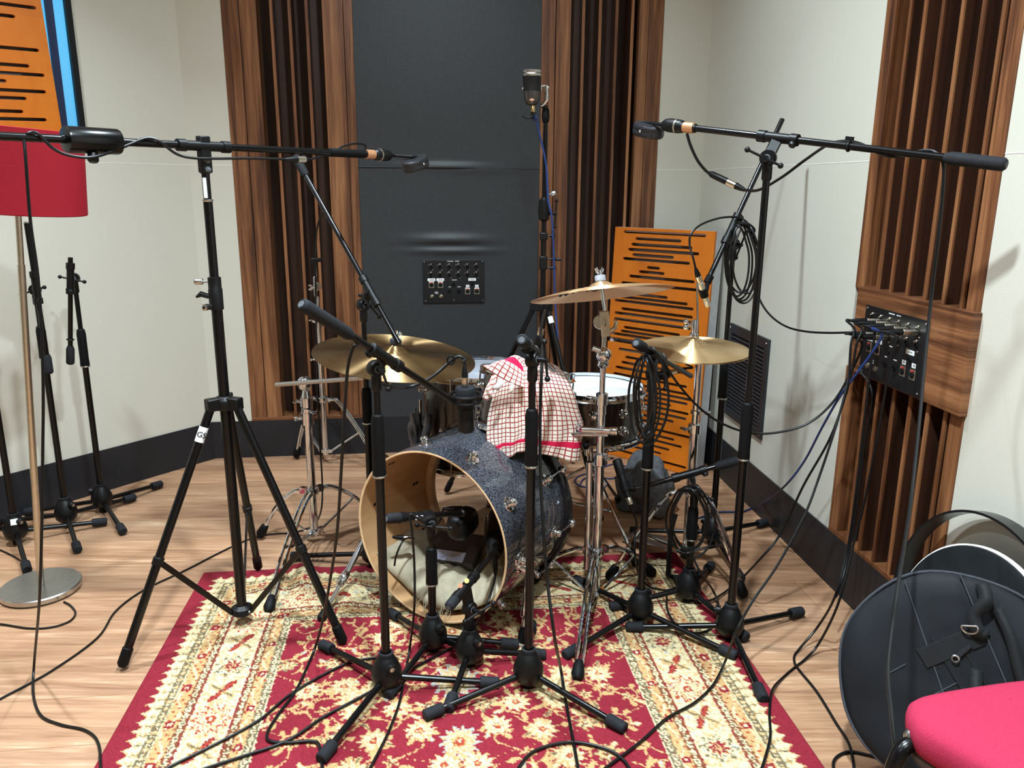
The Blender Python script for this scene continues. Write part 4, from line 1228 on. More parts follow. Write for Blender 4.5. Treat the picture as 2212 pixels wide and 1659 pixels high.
m.build('tilter', CHR, B_, bevel=0.003)
wingnut(B_, bB+V(-0.012,-0.015,zB(620)), (-1,-0.2,0))
chrome_tripod(B_, bB, zB(862), 0.07, [onf(640,988,0.01), onf(822,1012,0.01), onf(700,965,0.01)], 0.0135, double=(0,1))

# C: stand of the crash, in front of the snare
bC = V(0.27, 2.295, 0); zC_ = lambda y: at(1292, y, 2.295).z
C_ = thing('cymbal_stand', 'chrome cymbal stand carrying the crash, right of the bass drum', 'cymbal stand', tuple(bC), 'chrome cymbal stands')
MB().rod(bC+UP*0.02, bC+UP*zC_(1005), 0.0145, n=20).build('lower_tube', CHR, C_)
MB().rod(bC+UP*zC_(1010), bC+UP*zC_(858), 0.0115, n=18).build('middle_tube', CHR, C_)
MB().rod(bC+UP*zC_(862), bC+UP*zC_(790), 0.0085, n=16).build('upper_tube', CHR, C_)
clamp_block(C_, bC+UP*zC_(990), 0.048, 0.04, (0.7,-0.7,0.2)); clamp_block(C_, bC+UP*zC_(862), 0.036, 0.04, (-0.9,-0.4,0.2)); clamp_block(C_, bC+UP*zC_(880), 0.028, 0.05)
m = MB().ball(bC+V(0,-0.008,zC_(765)), 0.023, 20, (1,0.8,1)); m.lathe([(0.0085,zC_(795)),(0.018,zC_(788)),(0.014,zC_(776)),(0.01,zC_(770))], bC, UP, 18)
m.rod(bC+V(-0.01,-0.012,zC_(757)), bC+V(-0.036,-0.014,zC_(750)), 0.008); m.rod(bC+UP*zC_(760), bC+UP*zC_(725), 0.007)
m.build('boom_tilter', CHR, C_)
crn = V(-0.11,0.225,1).normalized(); crc = at(1299,626,2.295) 
m = MB().box(bC+V(0,-0.006,zC_(698)), (0.026,0.024,0.075), Matrix.Rotation(-0.12,3,'Y'))
m.lathe([(0,-0.006),(0.02,-0.006),(0.022,0),(0.02,0.006),(0,0.006)], bC+V(-0.014,-0.006,zC_(695)), V(-0.6,-0.8,0.1), 20)
m.tube([bC+V(0.012,0,zC_(718)), bC+V(0.03,-0.004,zC_(708)), bC+V(0.034,-0.004,zC_(694)), bC+V(0.026,-0.004,zC_(690))], [0.006,0.007,0.006,0.004], 8)
m.build('tilter', NICK, C_, bevel=0.003)
MB().rod(bC+V(0,-0.004,zC_(680)), crc+crn*0.05, 0.0055).build('cymbal_post', CHR, C_)
crash = cymbal('crash_cymbal', 'thin crash cymbal seen from just below, printed logo on its underside', 'cymbal', crc-crn*0.014, crn, 0.208, 0.017, 0.022, CRASHM, group='bronze cymbals of the drum kit')
MB().lathe([(0.004,0),(0.0155,0.001),(0.0165,0.006),(0.0155,0.018),(0.004,0.019)], crc+crn*0.024, crn, 24).build('felt', plain('light_felt', (170,172,178), 0.9), C_)
wingnut(C_, crc+crn*0.044, crn)
chrome_tripod(C_, bC, 0.165, 0.02, [onf(1247,1468,0.01), onf(1150,1258,0.01), onf(1410,1243,0.01)], 0.0145, double=(0,))
m = MB().rod(bC+V(-0.06,-0.012,zC_(926)), bC+V(0.042,-0.018,zC_(927)), 0.011); m.rod(bC+V(-0.09,0.0,zC_(938)), bC+V(0.02,-0.02,zC_(934)), 0.007); m.lathe([(0.012,0),(0.013,0.002),(0.013,0.02),(0.011,0.022)], bC+V(0.025,-0.018,zC_(927)), V(1,0,0), 16)
m.rod(bC+V(-0.06,-0.012,zC_(926)), tom_c+V(0.10,-0.04,-0.11), 0.009)
m.build('tom_clamp_arm', CHR, C_)
# second tube strapped beside it
MB().rod(bC+V(-0.028,0.01,0.10), bC+V(-0.03,0.01,zC_(1000)), 0.010).build('side_tube', CHR, C_)
# scribbled maker's mark under the crash
M3 = frame(crn, (0,1,0))
def under(px_u, px_v):
    """a point on the underside, u across and v in depth of the disc plane"""
    r = math.hypot(px_u, px_v); R_=0.208; r0=0.017*2.45
    q = max(0,(r-r0)/(R_-r0)); z = 0.022*(1-q**1.7)-0.0017
    return crc-crn*0.014 + M3 @ V(px_u, px_v, z)
ex_ = M3.transposed() @ V(1,0.1,0); ey_ = M3.transposed() @ V(0,1,0)
ex_.z = 0; ey_.z = 0; ex_.normalize(); ey_.normalize()
def un(u, v):
    w = ex_*u + ey_*v
    return under(w.x, w.y)
strokes = [[(-0.135,-0.075),(-0.125,-0.045),(-0.118,-0.07),(-0.108,-0.045),(-0.102,-0.072)], [(-0.098,-0.07),(-0.085,-0.048),(-0.08,-0.072)], [(-0.06,-0.05),(-0.075,-0.052),(-0.07,-0.062),(-0.058,-0.066),(-0.062,-0.074),(-0.076,-0.072)],
           [(-0.05,-0.06),(-0.04,-0.048),(-0.028,-0.058),(-0.036,-0.072),(-0.048,-0.066),(-0.05,-0.06)], [(-0.03,-0.05),(-0.012,-0.046),(-0.004,-0.06),(-0.018,-0.074),(-0.03,-0.07)]]
m = MB()
for s_ in strokes:
    m.tube(spline([un(u*0.95, (v+0.06)*6.5-0.015) for u, v in s_], 5), 0.0024, 5)
m.build('printed_logo', INK, crash, mat4=None) if False else None
lg = m.build('printed_logo', INK, None, org=(0,0,0))
lg.parent = crash; lg.matrix_parent_inverse = crash.matrix_basis.inverted(); lg['_o'] = (0,0,0)

# D: hi-hat stand, two cymbals, pedal
bD = V(0.595, 2.465, 0); zD = lambda y: at(1490, y, 2.465).z
D_ = thing('hi_hat_stand', 'chrome hi-hat stand in front of the leaning orange panel', 'cymbal stand', tuple(bD))
MB().rod(bD+UP*0.08, bD+UP*zD(930), 0.0148, n=20).build('lower_tube', CHR, D_)
MB().rod(bD+UP*zD(935), bD+UP*zD(775), 0.0108, n=18).build('upper_tube', CHR, D_)
clamp_block(D_, bD+UP*zD(925), 0.042, 0.035, (-1,-0.3,0)); clamp_block(D_, bD+UP*zD(890), 0.032, 0.018, (0.9,-0.3,0))
hc = at(1497,748,2.465)
MB().rod(bD+UP*zD(800), V(hc.x, hc.y, at(1500,612,2.465).z), 0.003, n=10).build('pull_rod', CHR, D_)
m = MB().lathe([(0.006,-0.014),(0.022,-0.012),(0.026,0.0),(0.012,0.006)], V(hc.x,hc.y,zD(775)), UP, 20); m.build('seat_cup', BLKM, D_)
m = MB().lathe([(0.004,0.03),(0.013,0.032),(0.013,0.04),(0.008,0.044),(0.009,0.07),(0.008,0.085),(0.004,0.086)], V(hc.x,hc.y,hc.z), UP, 18)
m.rod(V(hc.x,hc.y,hc.z+0.065), V(hc.x-0.025,hc.y-0.006,hc.z+0.07), 0.004); m.ball(V(hc.x-0.028,hc.y-0.006,hc.z+0.08), 0.009, 12); m.ball(V(hc.x-0.028,hc.y-0.006,hc.z+0.062), 0.009, 12)
m.build('hat_clutch', CHR, D_)
g_ = 'bronze cymbals of the drum kit'
cymbal('hi_hat_cymbal', 'upper of the two hi-hat cymbals, bright bronze', 'cymbal', hc-V(0,0,0.008), (-0.01,-0.05,1), 0.176, 0.018, 0.017, HATM, group=g_)
cymbal('hi_hat_cymbal', 'lower of the two hi-hat cymbals, turned upside down under the bright one', 'cymbal', hc-V(0,0,0.017), (0.0,0.02,-1), 0.176, 0.018, 0.014, HATM, group=g_)
chrome_tripod(D_, bD, 0.30, 0.10, [onf(1315,1252,0.01), onf(1606,1292,0.01), bD+V(0.10,0.30,0)], 0.0148, double=(1,))
pd = MB().tube([onf(1398,1172,0.04), onf(1420,1178,0.05), onf(1462,1192,0.06)], [0.03,0.034,0.026], 10)
fp = MB(); a0, a1 = V(0.44,2.72,0.03), V(0.60,2.50,0.075); dd = (a1-a0).normalized(); ww = dd.cross(UP).normalized()
fp.box((a0+a1)/2, (0.085, (a1-a0).length, 0.008), Matrix((ww, dd, ww.cross(dd))).transposed()); fp.build('footboard', STEEL, D_, bevel=0.004)
fp = MB(); fp.tube([bD+V(-0.055,-0.045,0.24), bD+V(-0.07,-0.06,0.19), bD+V(-0.072,-0.065,0.03), bD+V(-0.055,-0.06,0.02), bD+V(0.03,-0.07,0.02)], 0.0085, 10); fp.build('pedal_frame', BLKM, D_)
MB().box(bD+V(-0.02,-0.085,0.022), (0.07,0.05,0.012)).build('toe_plate', RUB, D_, bevel=0.003)
MB().lathe([(0.012,0.06),(0.02,0.064),(0.02,0.075),(0.028,0.08),(0.028,0.10),(0.016,0.104)], bD, UP, 18).build('foot_casting', BLKM, D_)

# bass drum pedal behind the clear head
pk = kc + ka*(KD+0.11); pk.z = 0
P_ = thing('bass_drum_pedal', 'bass drum pedal seen through the open drum, round beater raised', 'drum pedal', tuple(pk))
MB().box(pk+UP*0.012, (0.10,0.24,0.008), Matrix.Rotation(KTH,3,'Z')).build('base_plate', BLKM, P_, bevel=0.002)
q1, q2 = pk - ka*0.08 + UP*0.14, pk + ka*0.13 + UP*0.03; dd = (q2-q1).normalized()
MB().box((q1+q2)/2, (0.075,(q2-q1).length,0.006), Matrix((ke, dd, ke.cross(dd))).transposed()).build('footboard', STEEL, P_, bevel=0.002)
for s_ in (-1,1): MB().rod(pk-ka*0.09+ke*0.05*s_+UP*0.01, pk-ka*0.09+ke*0.045*s_+UP*0.20, 0.007).build('post', CHR, P_)
MB().rod(pk-ka*0.09-ke*0.05+UP*0.195, pk-ka*0.09+ke*0.05+UP*0.195, 0.006).build('axle', CHR, P_)
bt = MB().rod(pk-ka*0.09+UP*0.195, pk-ka*0.05+UP*0.345, 0.004).build('beater_shaft', CHR, P_)
MB().lathe([(0,-0.022),(0.02,-0.021),(0.026,-0.014),(0.026,0.014),(0.02,0.021),(0,0.022)], pk-ka*0.05+UP*0.36, ka, 22).build('beater', FELT, bt)
# ------------------------------------------------------------------ floor lamp
lb = onf(90, 1276, 0)
LY = lb.y
lp = thing('floor_lamp', 'floor lamp with a red drum shade and round steel foot at the left edge', 'lamp', tuple(lb))
def lz(y): return at(60, y, LY).z
rb_ = 0.118
MB().lathe([(0,0.004),(rb_-0.003,0.004),(rb_,0.008),(rb_,0.021),(rb_-0.003,0.024),(0.012,0.0255),(0,0.0255)], lb, UP, 64).build('base', STEEL, lp)
zt = lz(275); zb_ = lz(457)
ptop = at(29, 300, LY); pdir = (ptop-(lb+UP*0.02)).normalized()      # the pole leans a little
def pz(z): return lb+UP*0.02 + pdir*((z-0.02)/pdir.z)
MB().rod(pz(0.02), pz(lz(572)), 0.0105, n=18).rod(pz(lz(573)), pz(zt-0.02), 0.0088, n=18).build('pole', NICK, lp)
rs = 0.178; so = pz((zt+zb_)/2)
hs_ = (zt-zb_)/2
m = MB().lathe([(rs*0.975,hs_),(rs*0.985,hs_-0.001),(rs,-hs_+0.002),(rs*0.99,-hs_),(rs*0.975,hs_)], so, pdir, 72)
m.build('shade', REDSH, lp)
m = MB()
for k in range(3):
    a = 2*PI*k/3+0.4
    m.rod(pz(zt-0.03), pz(zt-0.03)+V(math.cos(a)*rs*0.97, math.sin(a)*rs*0.97, 0.012), 0.002, n=6)
m.lathe([(0,-0.02),(0.018,-0.02),(0.018,0.03),(0,0.03)], pz(zt-0.05), pdir, 14)
m.build('shade_spider', STEEL, lp)
pts = [onf(138,1300,0.004), onf(152,1308,0.004), onf(163,1324,0.004), onf(150,1342,0.004), onf(110,1355,0.004), onf(60,1357,0.004), onf(0,1348,0.004), onf(-60,1345,0.004)]
MB().tube(spline(pts,6), 0.003, 8).build('power_cord', CABLE, lp)

# ------------------------------------------------------------------ orange slotted acoustic panels
def slotted_panel(label, BL, BR, lean_dir, height, lean, sections, slots, depth, side_mat, group, roll=0.0):
    """BL, BR bottom corners of the front face; sections = (z0, z1) fractions; slots = per section list of (t, h, x0, x1)"""
    BL, BR = Vector(BL), Vector(BR)
    W = (BR-BL).length; ex = (BR-BL).normalized()
    back = Vector(lean_dir).normalized()
    ez = (UP*math.cos(lean) + back*math.sin(lean)).normalized()
    ez, ex = (ez*math.cos(roll) - ex*math.sin(roll)).normalized(), (ex*math.cos(roll) + ez*math.sin(roll)).normalized()
    ey = ex.cross(ez).normalized()
    if ey.dot(back) < 0: ey = -ey
    o = BL
    th = thing('slotted_acoustic_panel', label, 'acoustic panel', tuple((BL+BR)/2), group)
    for (z0, z1), sl in zip(sections, slots):
        Z0, Z1 = z0*height, z1*height; HH = Z1-Z0
        m = MB(); zc = Z1
        for t_, h, x0, x1 in sl:
            za = Z1 - t_*HH + h/2; zb2 = za - h
            if zc > za: m.slab((0,0,za),(W,0.012,zc), ex, ey, ez, o)
            m.slab((0,0,zb2),(x0*W,0.012,za), ex, ey, ez, o); m.slab((x1*W,0,zb2),(W,0.012,za), ex, ey, ez, o)
            for xx, sg in ((x0, 1), (x1, -1)):     # rounded slot ends
                p = [(0.0, -h/2), (0.0, h/2)]
                q = []
                for k in range(5):
                    a = PI/2 - PI*k/4
                    q.append((xx*W + sg*(h*0.5 - h*0.5*math.cos(a)), (za+zb2)/2 + h/2*math.sin(a)))
                for k in range(4):
                    (xa, ya), (xb, yb) = q[k], q[k+1]
                    m.slab((min(xx*W, xx*W),0,min(ya,yb)),(max(xa,xb) if sg > 0 else min(xa,xb),0.012,max(ya,yb)), ex, ey, ez, o)
            zc = zb2
        m.slab((0,0,Z0),(W,0.012,zc), ex, ey, ez, o)
        m.build('slotted_face', ORNG, th, smooth=0)
    MB().slab((0.006,0.045,0.004),(W-0.006,0.05,height-0.004), ex, ey, ez, o).build('backing_board', GREYB, th, smooth=0)
    m = MB()
    for a, b2, c2, d2 in ((0.004,0.022,0.002,height-0.002),(W-0.022,W-0.001,0.002,height-0.002),(0.004,W-0.002,0.002,0.02),(0.004,W-0.002,height-0.02,height+0.001)):
        m.slab((a,0.0125,c2),(b2,depth,d2), ex, ey, ez, o)
    m.build('frame', side_mat, th, smooth=0)
    return th
up = [(20,.09,.92),(60,.22,.69),(97,.18,.80),(130,.15,.87),(162,.20,.63),(190,.10,.79),(235,.36,.50),(265,.28,.55),(298,.18,.85),(345,.10,.88),(375,.27,.51),(410,.21,.60),(436,.10,.80),(462,.04,.86),(512,.12,.86),(543,.05,.85),(582,.05,.85),(630,.16,.75),(657,.13,.60),(680,.02,.66)]
upper = [(y/712.0+0.01, 0.0135, a, b2) for y, a, b2 in up]
lo = [(0.055,.12,.80),(0.115,.20,.62),(0.165,.16,.84),(0.215,.10,.70),(0.275,.08,.86),(0.335,.26,.86),(0.375,.40,.92),(0.415,.20,.88),(0.455,.36,.72),(0.495,.18,.90),(0.54,.10,.88),(0.585,.24,.76),(0.63,.30,.66),(0.685,.16,.94),(0.735,.10,.78),(0.78,.08,.86),(0.83,.14,.74),(0.88,.10,.66),(0.945,.06,.92)]
lower = [(t_, 0.0135, a, b2) for t_, a, b2 in lo]
PB, PR = onf(1297,976,0.0), onf(1499,1031,0.0)
PB.z = PR.z = 0.002
ld = V(0.47,0.88,0)
hp = 1.098
slotted_panel('orange slotted wooden panel leaning in the right corner behind the hi-hat', PB, PR, ld, hp, 0.082, ((0.0,0.505),(0.525,1.0)), (lower, upper), 0.085, WHITP, 'orange slotted acoustic panels')
# the one hanging over the window
def wl(s, z, t_=0.0): return CL + dL*s + nL*t_ + UP*z
sl = [(45,.96),(120,.80),(255,.62),(330,.93),(398,.3),(440,.84),(495,.94),(548,.66),(606,.93),(656,.78),(692,.5),(742,.74),(792,.90)]
hh_ = 1.05
zs0 = 1.43
lst = []
for y, xe in sl:
    z = at(60, y/2.99, 3.0).z
    lst.append((z, xe))
slist = []
for k in range(5): slist.append(((k+1)*0.05, 0.012, .08+.1*(k % 3), .9-.12*(k % 2)))
for z, xe in lst:
    tt = (zs0+hh_-z)/hh_
    if tt > 0.29: slist.append((tt, 0.012, 0.02+(0.12 if xe < .7 else 0), xe))
a_ = wl(0.545+0.48, zs0, 0.05); b2_ = wl(0.545, zs0, 0.05)
slotted_panel('orange slotted wooden panel hanging over the blue window above the lamp', a_, b2_, -nL, hh_, -0.0, ((0.0,1.0),), (slist,), 0.045, WHITP, 'orange slotted acoustic panels', roll=0.041)

# ------------------------------------------------------------------ socket plates
def socket_plate(label, o, ex, n, W, Hh, group, plugged=False):
    """o = lower left corner on the wall"""
    th = thing('socket_plate', label, 'wall socket panel', tuple(o + ex*W/2 + UP*Hh/2), group)
    P = lambda u, v, w=0: o + ex*(u*W) + UP*(v*Hh) + n*w
    MB().slab((0,0,0),(W,0.005,Hh), ex, n, UP, o).build('plate', PLATE, th, smooth=0, bevel=0.0008)
    m = MB()
    for u, v in ((.03,.96),(.97,.96),(.04,.05),(.97,.05),(.5,.07)): m.lathe([(0,0.0075),(0.0028,0.007),(0.0035,0.005)], P(u,v), n, 10)
    m.build('screws', STEEL, th)
    for r_ in range(2):
        for k in range(6):
            u, v = .135+.147*k, .825-.185*r_
            s = MB().lathe([(0,0.0052),(0.0062,0.0052),(0.0068,0.0075),(0.0078,0.0075),(0.0082,0.005)], P(u,v), n, 18).build('microphone_socket', RUBD, th)
            MB().ball(P(u,v+.075,0.006), 0.0042, 10).build('latch', NICK, s)
            MB().ball(P(u-.033,v+.055,0.0055), 0.0022, 8).build('screw', NICK, s); MB().ball(P(u+.03,v-.06,0.0055), 0.0024, 8).build('screw', NICK, s)
    for u, v in ((.14,.43),(.285,.43),(.725,.275),(.875,.275)):
        s = MB().slab((-0.0125,0.005,-0.0155),(0.0125,0.0075,0.0145), ex, n, UP, P(u,v)).build('line_socket', NICK, th, smooth=0, bevel=0.0015)
        MB().lathe([(0,0.0095),(0.0045,0.0095),(0.005,0.0085),(0.0098,0.0085),(0.0102,0.0075)], P(u,v)-UP*0.002, n, 20).build('socket_mouth', INK, s)
        MB().slab((-0.004,0.0076,0.007),(0.004,0.0092,0.012), ex, n, UP, P(u,v)).build('red_release_tab', REDP, s, smooth=0)
    for u, v, w, h in ((.14,.545,.125,.062),(.283,.545,.125,.062),(.80,.545,.125,.062),(.727,.39,.056,.06),(.876,.39,.056,.06)):
        s = MB().slab((-w*W/2,0.005,-h*Hh/2),(w*W/2,0.0058,h*Hh/2), ex, n, UP, P(u,v)).build('label_strip', WHITE, th, smooth=0)
        m = MB()
        for q in (-.16,-.05,.08,.18): m.slab((q*w*W,0.0058,-0.0018),(q*w*W+.06*w*W,0.0061,0.0018), ex, n, UP, P(u,v))
        m.build('tiny_print', INK, s, smooth=0)
    for u in (.145,.292):
        MB().lathe([(0,0.012),(0.0035,0.012),(0.004,0.009),(0.0085,0.008),(0.009,0.005)], P(u,.16), n, 16).build('jack_socket', NICK, th)
    m = MB()
    for u, v in ((.43,.26),(.58,.26),(.50,.42),(.80,.44)): m.lathe([(0,0.0056),(0.006,0.0056),(0.0065,0.007),(0.0085,0.007),(0.009,0.005)], P(u,v), n, 18)
    m.build('blank_sockets', RUBD, th)
    m = MB()
    for u0, u1, v in ((.40,.485,.968),(.525,.595,.968),(.47,.55,.535),(.415,.455,.375),(.56,.605,.375),(.19,.24,.255),(.195,.24,.225)):
        x = u0
        while x < u1:
            m.slab((x*W,0.005,v*Hh-0.0016),((x+.010)*W,0.0054,v*Hh+0.0016), ex, n, UP, o); x += .014
    m.build('tiny_white_lettering', WHITE, th, smooth=0)
    return th, P
W_ = 0.2905
sp1, P1 = socket_plate('black socket plate set in the charcoal fabric panel behind the ride cymbal', CL + dB*1.0085 + UP*0.7395 + nB*0.006, dB, nB, W_, 0.2025, 'black wall socket plates')
sp2, P2 = socket_plate('black socket plate on the right wall with cables plugged into it', CR + dR*1.592 + UP*0.742 + nR*0.023, dR, nR, 0.300, 0.2065, 'black wall socket plates')

# ------------------------------------------------------------------ drum and bag parked by the right wall
bagc = V(0.945, 1.475, 0.262)
bn = V(-0.52, -0.80, 0.36).normalized()
bg = thing('cymbal_bag', 'round black nylon cymbal bag with grey stitching, leaning behind the pink chair', 'bag', (bagc.x, bagc.y, 0))
F3 = frame(bn); bex, bey = F3.col[0], F3.col[1]
RB = 0.236
def bp(a, r, z=0.0): return bagc + bex*(math.cos(a)*r) + bey*(math.sin(a)*r) + bn*z
rows = []
for r, z in ((0.0,0.030),(0.25,0.032),(0.5,0.030),(0.75,0.028),(0.9,0.024),(0.97,0.014),(1.0,0.0),(0.97,-0.014),(0.9,-0.022),(0.5,-0.026),(0.0,-0.026)):
    row = []
    for k in range(72):
        a = 2*PI*k/72
        wob = 1 + 0.012*math.sin(3*a+1) + 0.008*math.sin(7*a)
        row.append(bp(a, max(r,0.002)*RB*wob, z + 0.004*math.sin(5*a+r*6)*r))
    rows.append(row)
bag_b = loft(rows, 'body', NYLON, bg)
def ring(r, z, rad, mat, name):
    m = MB().tube([bp(2*PI*k/72, r*RB*(1 + 0.012*math.sin(6*PI*k/72+1) + 0.008*math.sin(14*PI*k/72)), z) for k in range(72)], rad, 6, closed=True)
    return m.build(name, mat, bg)
ring(0.985, 0.012, 0.0032, PIPIN, 'front_piping'); ring(0.985, -0.012, 0.0032, PIPIN, 'back_piping')
BS = RB/0.292
def bxy(x, y, z=0.034): return bagc + bex*(x*BS) + bey*(y*BS) + bn*z
def strip(a, b2, w, z=0.0325, th_=0.002):
    a, b2 = Vector((a[0],a[1],0))*BS, Vector((b2[0],b2[1],0))*BS; w *= BS; d = (b2-a).normalized(); s = V(-d.y, d.x, 0)*w/2
    return [(a+s)[:2], (b2+s)[:2], (b2-s)[:2], (a-s)[:2]], th_, z
m = MB()
for a, b2, w in (((-0.155,0.235),(0.10,-0.27),0.003),((-0.03,0.283),(0.23,-0.17),0.003)):
    pl, tt, z = strip(a, b2, w); m.prism(pl, bagc, bex, bey, bn, 0.022, 0.0336)
m.build('seams', PIPIN, bg, smooth=0)
pl, tt, z = strip((-0.045,0.128),(0.19,-0.16),0.075); MB().prism(pl, bagc, bex, bey, bn, 0.02, 0.0342).build('webbing_panel', NYLON, bg, smooth=0)
pl, tt, z = strip((-0.02,0.13),(0.20,-0.13),0.008); MB().prism(pl, bagc, bex, bey, bn, 0.02, 0.036).build('zip', NYLD, bg, smooth=0)
for a, b2 in (((-0.085,0.045),(0.035,0.145)),((0.06,-0.20),(0.20,-0.10))):
    pl, tt, z = strip(a, b2, 0.05); MB().prism(pl, bagc, bex, bey, bn, 0.02, 0.0355).build('strap_patch', NYLD, bg, smooth=0, bevel=0.001)
def ribbon(pts, w, mat, name, par, sub=6):
    P = spline([bxy(*p) for p in pts], sub)
    A, B = [], []
    for i, p in enumerate(P):
        d = (P[min(i+1,len(P)-1)]-P[max(i-1,0)]).normalized(); s = d.cross(bn).normalized()*w/2
        A.append(p+s); B.append(p-s)
    return MB().sheet([A, B]).build(name, mat, par, smooth=30, solid=0.003)
ribbon([(0.02,0.275,0.035),(0.035,0.235,0.05),(0.015,0.19,0.045),(0.03,0.155,0.045),(0.05,0.148,0.04)], 0.026, NYLD, 'carry_strap', bg)
ribbon([(0.06,0.225,0.036),(0.10,0.16,0.05),(0.14,0.06,0.055),(0.19,0.0,0.05)], 0.02, NYLD, 'carry_strap', bg)
ribbon([(0.04,0.06,0.036),(0.05,0.0,0.055),(0.10,-0.06,0.06),(0.16,-0.07,0.055),(0.20,-0.02,0.045)], 0.022, NYLD, 'carry_handle', bg)
for c0, s0, rot in (((0.01,0.158),0.018,0.3),((0.195,-0.055),0.02,-0.4)):
    m = MB().tube([bxy(c0[0]+s0*math.cos(a), c0[1]+s0*math.sin(a)*0.8, 0.045) for a in np.linspace(rot+PI*0.9, rot+PI*2.1, 14)], 0.0022, 8)
    m.rod(bxy(c0[0]+s0*math.cos(rot+PI*0.9), c0[1]+s0*0.8*math.sin(rot+PI*0.9), 0.045), bxy(c0[0]+s0*math.cos(rot+PI*2.1), c0[1]+s0*0.8*math.sin(rot+PI*2.1), 0.045), 0.0022)
    m.build('d_ring', CHR, bg)
m = MB(); pl, tt, z = strip((0.018,0.115),(-0.008,0.075),0.011); m.prism(pl, bagc, bex, bey, bn, 0.036, 0.042); m.build('zip_pull', RUB, bg, smooth=0, bevel=0.001)
m = MB().tube([bxy(-0.010+0.008*math.cos(a), 0.071+0.008*math.sin(a), 0.041) for a in np.linspace(0,2*PI,15)[:-1]], 0.002, 6, closed=True); m.build('zip_ring', STEEL, bg)
m = MB(); pl, tt, z = strip((0.15,-0.16),(0.215,-0.16),0.03); m.prism(pl, bagc, bex, bey, bn, 0.036, 0.046); m.build('buckle', RUBD, bg, smooth=0, bevel=0.002)
for (xa, ya), (xb, yb) in (((-0.06,-0.05),(0.02,0.03)),((-0.01,-0.03),(0.03,0.01)),((-0.02,-0.11),(0.05,-0.05)),((0.02,-0.06),(0.035,-0.045)),((-0.16,-0.02),(-0.12,0.02)),((0.03,-0.09),(0.07,-0.045))):
    pl, tt, z = strip((xa,ya),(xb,yb),0.0028); MB().prism(pl, bagc, bex, bey, bn, 0.025, 0.0322).build('chalky_scuff', PIPIN, bg, smooth=0)

# loose drum with a white rim and a wide hoop leaning on the wall behind the bag
dn = V(-0.95,-0.16,0.2).normalized(); dc = V(1.035, 1.60, 0.262)
F4 = frame(dn)
dd_ = thing('parked_drum', 'black round drum case with a white rim, standing behind the cymbal bag', 'drum case', (dc.x, dc.y, 0))
MB().lathe([(0,0.012),(0.225,0.011),(0.236,0.008),(0.238,0.0),(0.238,-0.016),(0,-0.016)], dc, dn, 72).build('body', CASE, dd_)
MB().lathe([(0.2375,0.003),(0.2415,0.003),(0.2415,-0.008),(0.2375,-0.008)], dc, dn, 72).build('white_rim', WHITE, dd_)
hn = V(-0.97,-0.15,0.12).normalized(); hc_ = V(1.083, 1.66, 0.290)
ho = MB().lathe([(0.262,-0.02),(0.268,-0.02),(0.268,0.022),(0.262,0.022),(0.262,-0.02)], hc_, hn, 80).build('drum_hoop', plain('gloss_black_hoop', (18,18,20), 0.25, 0.0, 0.6))
tag(ho, 'wide gloss black hoop leaning on the right wall behind the cymbal bag', 'drum hoop')

# ------------------------------------------------------------------ chair in the corner of the picture
ch = thing('stacking_chair', 'raspberry pink padded chair with black tube frame at the bottom right corner', 'chair', (0.86,1.0,0))
cz_ = 0.455
outline = [(0.652,1.128),(0.672,1.166),(0.72,1.186),(0.80,1.206),(0.90,1.226),(1.00,1.235),(1.05,1.20),(1.07,1.12),(1.07,0.95),(1.05,0.84),(1.0,0.80),(0.90,0.80),(0.82,0.85),(0.745,0.94),(0.685,1.03),(0.652,1.085)]
oc = V(0.86,1.02,0)
oP = spline([V(x,y,0) for x,y in outline]+[V(*outline[0],0)], 5)[:-1]
rows = []
for s_, z in ((0.02,cz_+0.006),(0.35,cz_+0.006),(0.7,cz_+0.004),(0.88,cz_),(0.955,cz_-0.006),(0.99,cz_-0.016),(1.0,cz_-0.030),(0.995,cz_-0.045),(0.975,cz_-0.055),(0.93,cz_-0.058),(0.02,cz_-0.058)):
    rows.append([oc + (p-oc)*s_ + UP*z for p in oP])
loft(rows, 'seat_cushion', PINK, ch)
rows = [[oc + (p-oc)*s_ + UP*z for p in oP] for s_, z in ((0.02,cz_-0.058),(0.965,cz_-0.058),(0.975,cz_-0.064),(0.965,cz_-0.075),(0.02,cz_-0.075))]
loft(rows, 'seat_pan', plain('brown_underside', (58,40,30), 0.8), ch)
for fx, fy, sx, sy in ((0.555,1.075,0.655,1.11),(0.70,0.78,0.80,0.88),(1.10,0.80,1.05,0.86),(1.10,1.24,1.05,1.20)):
    MB().tube(spline([V(sx+(sx-fx)*0.6,sy+(sy-fy)*0.6,cz_-0.062), V(sx,sy,cz_-0.05), V(sx-(sx-fx)*0.30,sy-(sy-fy)*0.3,cz_-0.085), V(sx-(sx-fx)*0.55,sy-(sy-fy)*0.55,0.22), V(fx,fy,0.0)], 5), 0.0125, 14).build('leg', BLK, ch)
m = MB().ball(V(0.657,1.118,cz_-0.045), 0.012, 12, (1,1,1.3)); m.build('scuffed_joint', STEEL, ch)

